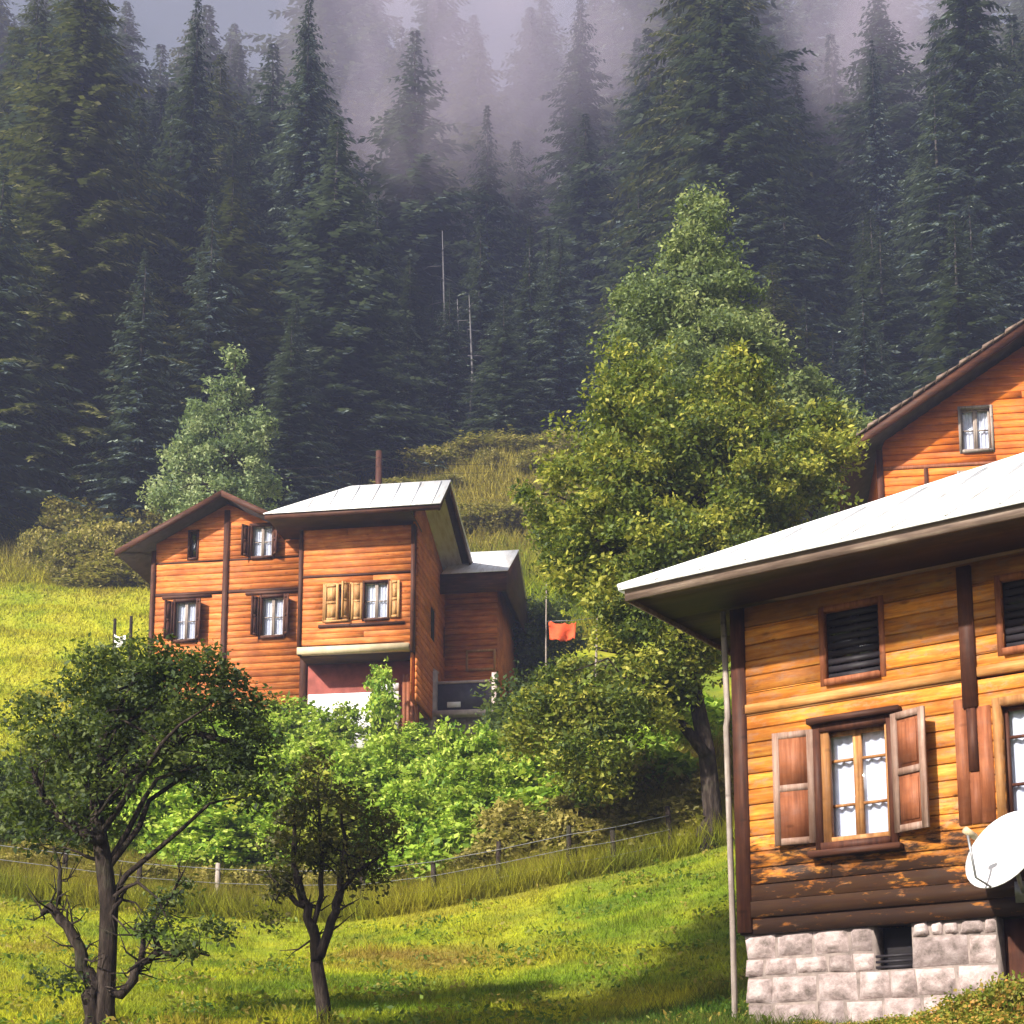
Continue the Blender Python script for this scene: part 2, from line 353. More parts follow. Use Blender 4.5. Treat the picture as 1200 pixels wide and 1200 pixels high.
def limbs(mb, spine, srad, targets, rg, r0=.05, rise=.25):
    """curved boughs from the stem to each target point"""
    spine = np.asarray(spine); zs = spine[:, 2]
    for tgt in targets:
        hd = np.linalg.norm(tgt[:2] - np.interp(tgt[2], zs, zs) * 0 - spine[0, :2])
        za = np.clip(tgt[2] - .25 - .6 * hd + rg.normal(0, .35) * (zs[-1] - zs[0]) * .3, zs[0] + .45 * (zs[-1] - zs[0]), zs[-1] - .02)
        a = np.array([np.interp(za, zs, spine[:, k]) for k in range(3)]); ra = np.interp(za, zs, srad)
        mid = (a + tgt) / 2 + np.array([0, 0, rise * hd]) + rg.normal(size=3) * .16 * (hd + .3)
        p = bez(a, mid, tgt); p[1:-1] += rg.normal(size=(len(p) - 2, 3)) * .035 * (hd + .2); L = np.linalg.norm(tgt - a)
        rr = min(ra * .75, r0 * (.4 + .35 * L))
        mb.tube(p, np.linspace(rr, rr * .18, len(p)), 6)
def leafy_tree(name, base, label, cat, blobs, spine, srad, leafmat, leaf, per_m2, clump, leaf_n, seed, nlimb=26, group=None, extra=None, barkmat='bark', aspect=.55, r0=.05):
    rg = np.random.default_rng(seed); t = thing(name, base, label, cat, 0, group)
    P, T, C = blob_leaves(blobs, rg, per_m2, clump, leaf_n)
    V, Fq = leaf_cloud(P, leaf, rg, aspect=aspect)
    obj('crown', raw_mesh('crown', V, Fq, T), M[leafmat], t)
    mb = MB(); mb.tube(spine, srad, 12)
    sel = C[rg.permutation(len(C))[:nlimb]]; limbs(mb, spine, srad, sel, rg, r0)
    if extra: extra(mb)
    mb.build('trunk', M[barkmat], t, True); return t
def spruce_mesh(Ht, Rd, seed, dens=1.0):
    rg = np.random.default_rng(seed); P = []; D = []; S = []; L = []; W = []; T = []
    z = Ht * .05
    while z < Ht * .995:
        u = z / Ht; r = Rd * ((1 - u) ** .88) * rg.uniform(.82, 1.1) + .05
        nb = max(5, int((10 - 4 * u) * dens)); a0 = rg.uniform(0, 6.28)
        for k in range(nb):
            a = a0 + k * 6.283 / nb + rg.normal(0, .22); bl = r * rg.uniform(.48, 1.22) * (1 if rg.uniform() > .07 else .35)
            n = max(2, int(bl / .28)); s = (np.arange(n) + rg.uniform(.2, .9)) / n; s = np.clip(s, .06, 1)
            out = np.array([math.cos(a), math.sin(a), 0]); sd = np.array([-math.sin(a), math.cos(a), 0])
            dz = bl * (.10 * s - (.50 - .25 * u) * s ** 1.7)
            pt = out * (bl * s)[:, None] + np.stack([0 * s, 0 * s, z + dz], -1)
            tone = rg.uniform(0, 1)
            for sg in (-1, 1, 0):
                ang = sg * rg.uniform(.6, 1.0, n); ln = (.50 + .55 * (1 - s)) * rg.uniform(.7, 1.25, n) * (.28 + .62 * min(1, bl / 2.6)) * (1.0 if sg else .85)
                d = out * np.cos(ang)[:, None] + sd * np.sin(ang)[:, None] + np.stack([0 * s, 0 * s, -.30 - .55 * rg.uniform(0, 1, n) * (1.6 if sg == 0 else 1)], -1)
                d = unit(d); side = unit(np.cross(d, [0, 0, 1.]) + rg.normal(0, .25, (n, 3)))
                P.append(pt); D.append(d); S.append(side); L.append(ln); W.append(ln * rg.uniform(.14, .26, n))
                T.append(np.clip(.25 * tone + .45 * s + rg.normal(.05, .14, n), 0, 1))  # tint rises to the tips: new growth, plus bough highlights put into colour
        z += (.60 - .25 * u) * rg.uniform(.75, 1.25)
    P = np.concatenate(P); D = np.concatenate(D); S = np.concatenate(S); L = np.concatenate(L)[:, None]; W = np.concatenate(W)[:, None]; T = np.concatenate(T)
    V = np.stack([P, P + D * L * .45 + S * W, P + D * L, P + D * L * .45 - S * W], 1).reshape(-1, 3)
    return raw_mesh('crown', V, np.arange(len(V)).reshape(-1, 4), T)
def trunk_mesh(Ht, r):
    mb = MB(); n = 9
    mb.tube([(0, 0, -1.2)] + [(0.04 * math.sin(i), .04 * math.cos(i * 1.7), Ht * .98 * i / n) for i in range(1, n + 1)], [r * 1.15] + [r * (1 - i / (n + .3)) for i in range(1, n + 1)], 8)
    return raw_mesh('trunk', np.array(mb.V), mb.F, mb.T, True)
PROTO = []
for i, (h, r) in enumerate(((24, 6.2), (24, 5.2), (24, 7.2), (24, 5.8), (38, 9.5), (38, 8.2), (38, 10.5))):
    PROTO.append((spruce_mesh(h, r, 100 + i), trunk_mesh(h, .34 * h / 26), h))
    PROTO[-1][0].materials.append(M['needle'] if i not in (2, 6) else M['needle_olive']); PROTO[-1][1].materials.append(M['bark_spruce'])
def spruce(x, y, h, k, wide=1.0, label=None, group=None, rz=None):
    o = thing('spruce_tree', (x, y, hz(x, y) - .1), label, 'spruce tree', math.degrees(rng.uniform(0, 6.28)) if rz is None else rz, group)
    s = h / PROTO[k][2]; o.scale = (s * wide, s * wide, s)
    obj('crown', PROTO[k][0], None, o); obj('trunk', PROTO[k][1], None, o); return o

# tops of the wooded skyline, read from the photograph per column
TOPX = [-300, -80, 0, 60, 130, 175, 215, 262, 310, 350, 400, 440, 500, 560, 640, 700, 745, 770, 850, 930, 950, 1000, 1060, 1100, 1130, 1200, 1500]
TOPY = [-100, -60, -60, -90, 60, -20, 0, 70, -15, 5, 90, 190, 230, 240, 250, 260, 240, 30, -190, 60, 215, 200, 120, 150, 10, -90, -100]
def height_for(x, y, py):
    px = 600 + x / y * F * .985
    d = ray(px, py); zt = d[2] / d[1] * y
    return zt - hz(x, y)
def wood_rows():
    n = 0
    # (x px, y top px, Y, variant, width, label): the trees one can pick out by eye
    named = [
        (50, -70, 74, 6, 1.15, 'huge broad olive tinted spruce filling the upper left corner of the photo'),
        (195, -15, 82, 4, .75, 'tall dark spruce left of the small gap of sky'),
        (338, -25, 84, 5, .85, 'tall dark spruce right of the small gap of sky, before the mist'),
        (848, -230, 84, 6, .80, 'great olive brown spruce rising out of frame above the pale conical tree'),
        (1062, 40, 92, 5, .75, 'slim spruce with its tip fading into mist, above the gabled house on the right'),
        (1185, -130, 80, 4, .9, 'tall dark spruce at the right edge of the photo above the gabled house'),
        (430, 215, 82, 3, 1.0, 'shorter spruce at the left foot of the mist gap'),
        (660, 265, 80, 0, 1.1, 'shorter spruce left of the pale conical broadleaf tree, below the mist'),
        (560, 250, 86, 1, 1.1, 'spruce in the middle of the mist gap, its top fading out'),
    ]
    for (px, py, Y, k, w, lab) in named:
        x = (px - 600) / F * Y / .985; spruce(x, Y, height_for(x, Y, py), k, w, lab)
    rows = [(68.5, 4.4, 'front'), (73, 4.0, 'front'), (77.5, 4.2, 'front'), (80, 4.2, 'mid'), (85, 4.4, 'mid'), (91, 4.6, 'mid'), (97, 5.2, 'back'), (104, 5.6, 'back'), (113, 6.6, 'back'), (122, 6.0, 'far'), (130, 6.5, 'far')]
    for (Y, sp, band) in rows:
        for x in np.arange(-.40 * Y - 4, .40 * Y + 6, sp):
            xx = x + rng.uniform(-.35, .35) * sp; yy = Y + rng.uniform(-.4, .4) * 4.5
            px = 600 + xx / yy * F * .985
            if 335 < px < 760 and yy < 76.8: continue                # the open knoll right of the far house
            if yy < 71 and px > 180 and px < 470: yy += 4
            top = np.interp(px, TOPX, TOPY)
            if band == 'front': top = max(top, 60) + rng.uniform(120, 330)
            elif band == 'mid': top = top + rng.uniform(0, 210 if 390 < px < 760 or 940 < px < 1110 else 110)
            elif band == 'back': top = (rng.uniform(-40, 190) if 370 < px < 775 or 930 < px < 1120 else top + rng.uniform(-20, 80))
            else: top = (rng.uniform(-160, 40) if 360 < px < 780 or 920 < px < 1130 else top + rng.uniform(-20, 60))
            h = float(np.clip(height_for(xx, yy, top), 9, 46))
            if any(abs(px - q[0]) < 22 and abs(yy - q[2]) < 2.5 for q in named): continue
            g = {'front': ('dark spruce with drooping boughs in the front row along the top of the meadow', 'spruces along the forest edge'),
                 'mid': ('dark blue green spruce standing behind the front row on the wooded slope', 'spruces up the slope'),
                 'back': ('dark spruce high on the wooded slope, its tip in thin mist', 'spruces high on the slope'),
                 'far': ('spruce far up the mountain, nearly lost in the mist', 'spruces lost in the mist')}[band]
            spruce(xx, yy, h, int(rng.choice([0, 1, 2, 3], p=[.3, .3, .1, .3]) if h < 29 else rng.choice([4, 5, 6], p=[.42, .43, .15])), rng.uniform(1.0, 1.55), g[0], g[1]); n += 1
    return n
wood_rows()
def snag(px, py0, py1, Y, label):
    a = at(px, py1, Y); b = at(px, py0, Y); g = hz(a[0], Y); mb = MB()
    h = b[2] - g; t = thing('dead_tree', (a[0], Y, g), label, 'dead tree')
    mb.tube([(0, 0, -.5), (.25, 0, h * .5), (.05, .05, h)], [.10, .07, .02], 7)
    for i in range(9):
        z = h * (.45 + .055 * i); an = i * 2.2; mb.tube([(0, 0, z), (.7 * math.cos(an), .7 * math.sin(an), z + .1), (1.1 * math.cos(an), 1.1 * math.sin(an), z - .05)], [.03, .02, .008], 5)
    mb.build('trunk', M['bark_pale'], t, True)
snag(534, 350, 470, 81, 'pale bare dead trunk in the forest left of the big broadleaf tree')
snag(516, 270, 420, 83, 'tall thin pale dead trunk reaching up to the mist')
snag(36, 265, 400, 76, 'pale bare dead trunk near the left edge, the left of a close pair')
snag(62, 285, 400, 75.5, 'pale bare dead trunk near the left edge, the right of a close pair')
snag(548, 345, 450, 80, 'short pale dead trunk right beside a taller bare one in the forest')

# ------------------------------------------------------------------ timber building kit
def plank_wall(mb, x0, x1, z0, z1, ph, openings, y=0.0, th=.05, rg=None, xr=None, jit=.008, joints=True, bv=.010):
    """horizontal boards on plane y (front face at y-th), cut round the openings (x0,x1,z0,z1)"""
    rg = rg or rng
    cuts = sorted(set([z0, z1] + [o[2] for o in openings] + [o[3] for o in openings]))
    cuts = [c for c in cuts if z0 <= c <= z1]; zz = []
    for a, b in zip(cuts[:-1], cuts[1:]):
        n = max(1, round((b - a) / ph)); zz += [(a + (b - a) * i / n, a + (b - a) * (i + 1) / n) for i in range(n)]
    for (a, b) in zz:
        zc = (a + b) / 2; segs = [(x0, x1)]
        for o in openings:
            if o[2] < zc < o[3]:
                ns = []
                for (p, q) in segs:
                    if o[1] <= p or o[0] >= q: ns.append((p, q)); continue
                    if o[0] > p: ns.append((p, o[0]))
                    if o[1] < q: ns.append((o[1], q))
                segs = ns
        for (p, q) in segs:
            pieces = [(p, q)]
            if joints and q - p > 2.2 and rg.uniform() < .3:
                m = rg.uniform(p + .6, q - .6); pieces = [(p, m - .003), (m + .003, q)]
            for (u, v) in pieces:
                ua = ub = u; va = vb = v
                if xr is not None:
                    la, ha = xr(a + .004); lb, hb = xr(b - .004)
                    ua, va, ub, vb = max(u, la), min(v, ha), max(u, lb), min(v, hb)
                    if va - ua < .02: continue
                    if vb < ub: ub = vb = (ub + vb) / 2
                f = y - th - rg.uniform(0, jit); a2, b2 = a + .004, b - .004
                # board with a chamfered face
                mb.hexa([(ua, f + bv, a2), (va, f + bv, a2), (va, y, a2), (ua, y, a2), (ub, f + bv, b2), (vb, f + bv, b2), (vb, y, b2), (ub, y, b2)], t := float(rg.uniform(0, 1)))
                mb.hexa([(ua, f, a2 + bv), (va, f, a2 + bv), (va, f + bv - .001, a2 + .002), (ua, f + bv - .001, a2 + .002), (ub, f, b2 - bv), (vb, f, b2 - bv), (vb, f + bv - .001, b2 - .002), (ub, f + bv - .001, b2 - .002)], t)
def xform(o, ang, ax='z'):
    o = np.asarray(o, float); c, s = math.cos(ang), math.sin(ang)
    return lambda v: o + np.array([c * v[0] - s * v[1], s * v[0] + c * v[1], v[2]])
def curtain(x0, x1, y, z0, z1, parent, waves=7, split=True):
    n = 40; xs = np.linspace(x0, x1, n); V = []; Fs = []
    for i, x in enumerate(xs):
        u = (x - x0) / (x1 - x0); w = .02 * math.sin(u * waves * 6.28)
        pull = .0
        V += [(x, y + w, z0), (x, y + w * .6, z1)]
    gap = int(n * .5)
    for i in range(n - 1):
        if split and gap - 2 <= i <= gap: continue
        Fs.append((2 * i, 2 * i + 2, 2 * i + 3, 2 * i + 1))
    return obj('curtain', raw_mesh('curtain', V, Fs, None, True), M['curtain'], parent)
def window(house, x0, x1, z0, z1, y=0.0, fw=.07, frame='trim', sash='trim', nx=2, nz=3, proud=.06, cur=True, deep=.12, split=True, label=None):
    """frame round an opening in plane y; glass and sash set back; curtain behind"""
    f = MB(); ya, yb = y - proud, y + deep
    f.box(x0 - fw, x0, ya, yb, z0 - fw, z1 + fw, .3); f.box(x1, x1 + fw, ya, yb, z0 - fw, z1 + fw, .7)
    f.box(x0, x1, ya, yb, z1, z1 + fw, .5); f.box(x0, x1, ya - .05, yb, z0 - fw, z0, .6)
    w = f.build('window', M[frame], house)
    if label: w['label'] = label
    s = MB(); sw = .045; yc0, yc1 = y + .02, y + .06
    cw = (x1 - x0) / nx
    for i in range(nx):
        a, b = x0 + i * cw, x0 + (i + 1) * cw
        s.box(a, a + sw, yc0, yc1, z0, z1, .2 + .2 * i); s.box(b - sw, b, yc0, yc1, z0, z1, .8)
        s.box(a + sw, b - sw, yc0, yc1, z0, z0 + sw * 1.4, .5); s.box(a + sw, b - sw, yc0, yc1, z1 - sw, z1, .5)
        for j in range(1, nz):
            zc = z0 + (z1 - z0) * (j / nz if nz != 3 else (.34, .74)[j - 1]); s.box(a + sw, b - sw, yc0 + .008, yc1 - .005, zc - .014, zc + .014, .4)
    s.build('sash', M[sash], w)
    g = MB(); g.box(x0 + .01, x1 - .01, y + .038, y + .042, z0 + .01, z1 - .01); g.build('pane', M['glass'], w)
    if cur: curtain(x0 + .01, x1 - .01, y + .10, z0 + .01, z1 - .01, w, split=split)
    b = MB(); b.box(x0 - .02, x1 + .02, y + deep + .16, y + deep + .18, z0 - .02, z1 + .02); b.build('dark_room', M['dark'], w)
    return w
def shutter(win, hinge, width, z0, z1, ang, frame='shutter_f', panel='shutter', th=.035, name='shutter'):
    """leaf hinged at (x,y); ang 0 = pointing +x flat on the wall"""
    h = np.array([hinge[0], hinge[1], 0]); xf = xform(h, ang); m = MB(); m.xf = xf; st = .07
    zm = (z0 + z1) / 2
    m.box(0, st, -th, 0, z0, z1, .2); m.box(width - st, width, -th, 0, z0, z1, .8)
    for (a, b) in ((z0, z0 + st), (zm - st / 2, zm + st / 2), (z1 - st, z1)): m.box(st, width - st, -th, 0, a, b, .5)
    s = m.build(name, M[frame], win)
    p = MB(); p.xf = xf
    for (a, b) in ((z0 + st, zm - st / 2), (zm + st / 2, z1 - st)):
        p.box(st, width - st, -th * .45, -.004, a, b, .3); p.box(st + .035, width - st - .035, -th * .8, -th * .46, a + .04, b - .04, .6)
    p.build('shutter_panel', M[panel], win); return s

# ------------------------------------------------------------------ near house on the right
NH = thing('wooden_house', (2.443, 17.0, 1.142), 'amber wooden house on a pale stone base with a white roof, in the right foreground', 'house', -34.6)
def near_house():
    W, D, ZT = 7.2, 6.2, 4.50; zb = .93
    vent = (1.43, 1.83, .48, zb)
    # stone base with a gap for the vent and a dark doorway
    mo = MB(); mo.box(.03, 1.43, .03, .3, -2.0, zb); mo.box(1.83, 2.68, .03, .3, -2.0, zb); mo.box(1.43, 1.83, .03, .3, -2.0, .48)
    mo.box(.03, .3, .31, D - .03, -2.0, zb); mo.box(3.5, W - .03, .03, .3, -2.0, zb); mo.box(W - .3, W - .03, .31, D - .03, -2.0, zb); mo.box(.31, W - .31, D - .3, D - .03, -2.0, zb)
    base = mo.build('foundation', M['mortar'], NH)
    st = MB(); rg = np.random.default_rng(3)
    def stones(x0, x1, z0, z1, hh):
        z = z0
        while z < z1 - .05:
            h = min(hh * rg.uniform(.8, 1.3), z1 - z)
            if z1 - z - h < .1: h = z1 - z
            x = x0
            while x < x1 - .03:
                w = min(h * rg.uniform(.9, 1.9), x1 - x)
                if x1 - x - w < .12: w = x1 - x
                g = .011; a, b, c, d = x + g, x + w - g, z + g, z + h - g; q = min(.035, w * .2, h * .2); o = rg.uniform(0, .03)
                nn = 6; us = np.linspace(0, 1, nn); VV = []
                ph = rg.uniform(0, 6.28, 4); co = rg.uniform(-.02, .02, (4, 2))
                for iv in us:
                    for iu in us:
                        cx = (1 - iu) * (1 - iv) * co[0] + iu * (1 - iv) * co[1] + iu * iv * co[2] + (1 - iu) * iv * co[3]
                        edge = min(iu, 1 - iu, iv, 1 - iv); bul = .010 * min(1, edge / .10) ** .6
                        yy = -.006 - o - bul + .010 * math.sin(iu * 5 + ph[0]) * math.sin(iv * 4 + ph[1]) + rg.normal(0, .005) if edge > 0 else .028
                        VV.append((a + (b - a) * iu + cx[0], yy, c + (d - c) * iv + cx[1] * .7))
                st.add(VV, [(r_ * nn + q_, r_ * nn + q_ + 1, (r_ + 1) * nn + q_ + 1, (r_ + 1) * nn + q_) for r_ in range(nn - 1) for q_ in range(nn - 1)], float(rg.uniform(0, 1)))
                x += w
            z += h
    stones(0, 1.43, .48, zb, .23); stones(1.83, 2.68, .48, zb, .25); stones(0, 2.68, -.1, .48, .25); stones(0, 2.68, -1.2, -.1, .3)
    st.build('stonework', M['stone'], base, True); st = MB(); stones(3.5, W, -.2, zb, .25)
    st.build('stonework', M['stone'], base, True)
    v = MB(); v.box(1.40, 1.86, .29, .31, .44, zb)
    v.build('vent', M['dark'], NH)
    vg = MB()
    for k in range(3): vg.box(1.43, 1.83, .06, .09, .50 + k * .055, .525 + k * .055)
    vg.build('vent_slats', M['louvre'], NH)
    dk = MB(); dk.box(2.68, 3.5, .25, .3, -1.6, zb); dk.build('cellar_door', M['brown_up'], NH)
    # sill log
    sl = MB(); sl.box(-.02, W, -.04, .2, zb, zb + .17, .1); sl.box(-.03, W, -.075, .16, zb + .175, zb + .34, .35); sl.build('sill_log', M['near_plank'], NH)
    WA = (.97, 1.70, 1.80, 2.98); WB = (2.86, 3.60, 1.80, 2.98); UA = (1.05, 1.65, 3.53, 4.27); UB = (2.92, 3.5, 3.54, 4.24)
    ops = [WA, WB, UA, UB]; wl = MB()
    plank_wall(wl, .13, W - .1, zb + .34, 3.28, .165, ops, 0, .05, np.random.default_rng(5), jit=.009, bv=.006)
    plank_wall(wl, .13, W - .1, 3.40, ZT, .16, ops, 0, .05, np.random.default_rng(6), jit=.009, bv=.006)
    wl.build('front_wall', M['near_plank'], NH)
    sw = MB()
    sw.xf = lambda q: np.array([-q[1] * -1 + .0, D - q[0], q[2]]) if False else np.array([q[1], D - q[0], q[2]])
    plank_wall(sw, .1, D - .1, zb, ZT, .18, [], .02, .05, np.random.default_rng(8)); sw.xf = None
    sw.box(W - .1, W, .1, D, zb, ZT); sw.box(.1, W - .1, D - .1, D, zb, ZT)
    sw.build('side_wall', M['near_plank'], NH)
    # storey beam with a darker recessed strip below, trims and posts
    bm = MB(); bm.box(.1, 2.49, -.085, .05, 3.305, 3.40, .8); bm.box(.1, 2.49, -.06, .05, 3.28, 3.302, .1); bm.box(2.65, W, -.085, .05, 3.305, 3.40, .6); bm.build('beam', M['trim_h'], NH)
    po = MB(); po.box(2.50, 2.64, -.11, .04, 3.0, ZT - .05, .4); po.build('post', M['brown_up'], NH)
    p2 = MB(); p2.box(2.53, 2.62, -.095, .04, 2.36, 2.998, .2); p2.build('post', M['brown_up'], NH)
    pn = MB(); pn.box(2.40, 2.52, -.08, .03, 1.84, 3.10, .3); pn.box(2.63, 2.76, -.08, .03, 1.84, 3.0, .6); pn.box(2.525, 2.625, -.075, .03, 1.84, 2.35, .2); pn.build('boarding', M['shutter'], NH)
    cb = MB(); cb.box(-.03, .125, -.085, .12, zb + .02, ZT, .2); cb.build('corner_post', M['brown_up'], NH)
    cg = MB(); cg.tube([(-.10, -.05, -1.0), (-.10, -.05, 1.1), (-.12, -.05, 3.2), (-.10, -.05, 3.3), (-.13, -.05, ZT)], [.032, .032, .034, .034, .032], 10); cg.build('downpipe', M['grey_wood'], NH, True)
    # main window with panelled shutters, one standing ajar
    w = window(NH, *WA, 0, .075, 'brown_up', 'trim_b', 2, 3, .10, label='window with white curtains and open panelled shutters')
    cs = MB(); cs.box(WA[0], WA[0] + .09, -.07, .0, WA[2], WA[3], .2); cs.box(WA[1] - .03, WA[1], -.07, .0, WA[2], WA[3], .7); cs.box(WA[0] + .09, WA[1] - .03, -.07, 0, WA[2], WA[2] + .06, .9)
    cs.build('casing', M['trim_b'], w)
    hd = MB(); hd.box(.86, 1.86, -.17, -.06, 3.06, 3.12, .2); hd.build('drip_board', M['brown'], w); hd = MB(); hd.box(.84, 1.82, -.19, -.06, 1.66, 1.72, .4); hd.build('sill', M['brown'], w)
    shutter(w, (.90, -.10), .44, 1.82, 3.02, R(180) - R(8) + R(16))
    shutter(w, (1.775, -.11), .42, 1.82, 3.04, -R(20))
    w2 = window(NH, *WB, 0, .08, 'trim_b', 'brown_up', 2, 3, .08, label='window beside the satellite dish')
    # small barred attic windows under the eaves
    for u in (UA, UB):
        a = window(NH, *u, 0, .06, 'shutter', 'louvre', 2, 1, .06, cur=False)
        b = MB()
        for k in range(9): zc = u[2] + (u[3] - u[2]) * (k + .5) / 9; b.box(u[0] + .01, u[1] - .01, .004, .016, zc - .028, zc + .032)
        b.build('slats', M['louvre'], a)
    # hipped roof
    ex0, ex1, ey0, ey1, ze = -.74, W + .8, -1.12, D + .9, 4.44
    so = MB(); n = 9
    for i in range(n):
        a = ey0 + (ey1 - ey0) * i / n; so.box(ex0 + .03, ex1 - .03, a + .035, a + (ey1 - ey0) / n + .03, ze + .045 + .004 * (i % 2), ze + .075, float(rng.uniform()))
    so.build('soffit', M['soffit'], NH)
    fa = MB(); fa.box(ex0, ex1, ey0, ey0 + .03, ze, ze + .13, .5); fa.box(ex0, ex0 + .03, ey0 + .031, ey1, ze, ze + .13, .3); fa.box(ex1 - .03, ex1, ey0 + .031, ey1, ze, ze + .13, .3); fa.box(ex0 + .031, ex1 - .031, ey1 - .03, ey1, ze, ze + .13)
    fa.build('fascia', M['grey_fascia'], NH)
    sp = .56; z0 = ze + .14; ry = (ey1 - ey0) / 2; zr = z0 + sp * ry; o = .05
    a0 = (ex0 - o, ey0 - o, z0); a1 = (ex1 + o, ey0 - o, z0); a2 = (ex1 + o, ey1 + o, z0); a3 = (ex0 - o, ey1 + o, z0); r0 = (ex0 + ry, ey0 + ry, zr); r1 = (ex1 - ry, ey0 + ry, zr)
    rf = MB(); dn = np.array([0, 0, -.03])
    top = [np.array(p) for p in (a0, a1, a2, a3, r0, r1)]; V = top + [p + dn for p in top]
    rf.add(V, [(0, 1, 5, 4), (1, 2, 5), (2, 3, 4, 5), (3, 0, 4), (7, 6, 10, 11), (8, 7, 11), (9, 8, 11, 10), (6, 9, 10), (1, 0, 6, 7), (2, 1, 7, 8), (3, 2, 8, 9), (0, 3, 9, 6)])
    # standing seams on the front slope
    x = ex0 + .4
    while x < ex1 - .2:
        L = min(x - ex0, ex1 - x, ry) ; p0 = np.array([x, ey0 - o, z0 + .004]); p1 = np.array([x, ey0 + L - .05, z0 + sp * (L - .05) + .004])
        rf.hexa([p0 + [-.012, 0, 0], p0 + [.012, 0, 0], p1 + [.012, 0, 0], p1 + [-.012, 0, 0], p0 + [-.012, 0, .03], p0 + [.012, 0, .03], p1 + [.012, 0, .03], p1 + [-.012, 0, .03]]); x += .52
    rf.tube([np.array(a0) + [0, 0, .01], np.array(r0) + [0, 0, .01], np.array(r1) + [0, 0, .01]], .035, 6)
    rf.build('roof', M['white_metal'], NH)
near_house()

# ------------------------------------------------------------------ satellite dish on the near house
def dish():
    c, s = math.cos(R(-34.6)), math.sin(R(-34.6)); O = np.array([2.443, 17.0, 1.142])
    w = lambda x, y, z: O + np.array([c * x - s * y, s * x + c * y, z])
    base = w(3.0, -.11, 1.33); t = thing('satellite_dish', base, 'white oval satellite dish mounted low on the wall of the amber house', 'satellite dish', -34.6)
    ctr = np.array([.02, -.46, .10]); ax = unit(np.array([-.42, -.80, .42])); u = unit(np.cross(ax, [0, 0, 1.])); v = np.cross(u, ax)
    m = MB(); V = []; Fs = []; nr, na = 8, 36
    for side in (0, 1):
        for i in range(nr + 1):
            r = .44 * i / nr
            for k in range(na):
                an = 6.2832 * k / na
                V.append(ctr + ax * (.42 * r * r - .012 * side) + u * r * 1.04 * math.cos(an) + v * r * .93 * math.sin(an))
    for side in (0, 1):
        b = side * (nr + 1) * na
        for i in range(nr):
            for k in range(na):
                q = (b + i * na + k, b + i * na + (k + 1) % na, b + (i + 1) * na + (k + 1) % na, b + (i + 1) * na + k); Fs.append(q if side == 0 else q[::-1])
    for k in range(na): a = nr * na + k; a2 = nr * na + (k + 1) % na; b = (nr + 1) * na; Fs.append((a, a2, a2 + b, a + b))
    m.add(V, Fs); m.build('reflector', M['dish'], t, True)
    bk = MB(); bk.tube([(0, 0, -.2), (0, -.06, -.16), tuple(ctr - ax * .05)], .025, 8); bk.box(-.08, .08, -.012, .03, -.3, -.1); bk.build('wall_bracket', M['steel'], t)
    ar = MB(); fp = ctr + ax * .50 - v * .06; lo = ctr - v * .40 + ax * .07
    ar.tube([lo, lo + ax * .2 - v * .01, fp - v * .03], .013, 6)
    ar.build('arm', M['steel'], t); ln = MB(); ln.tube([fp + ax * .05, fp - ax * .09], [.035, .03], 10); ln.build('receiver', M['cream'], t)
dish()

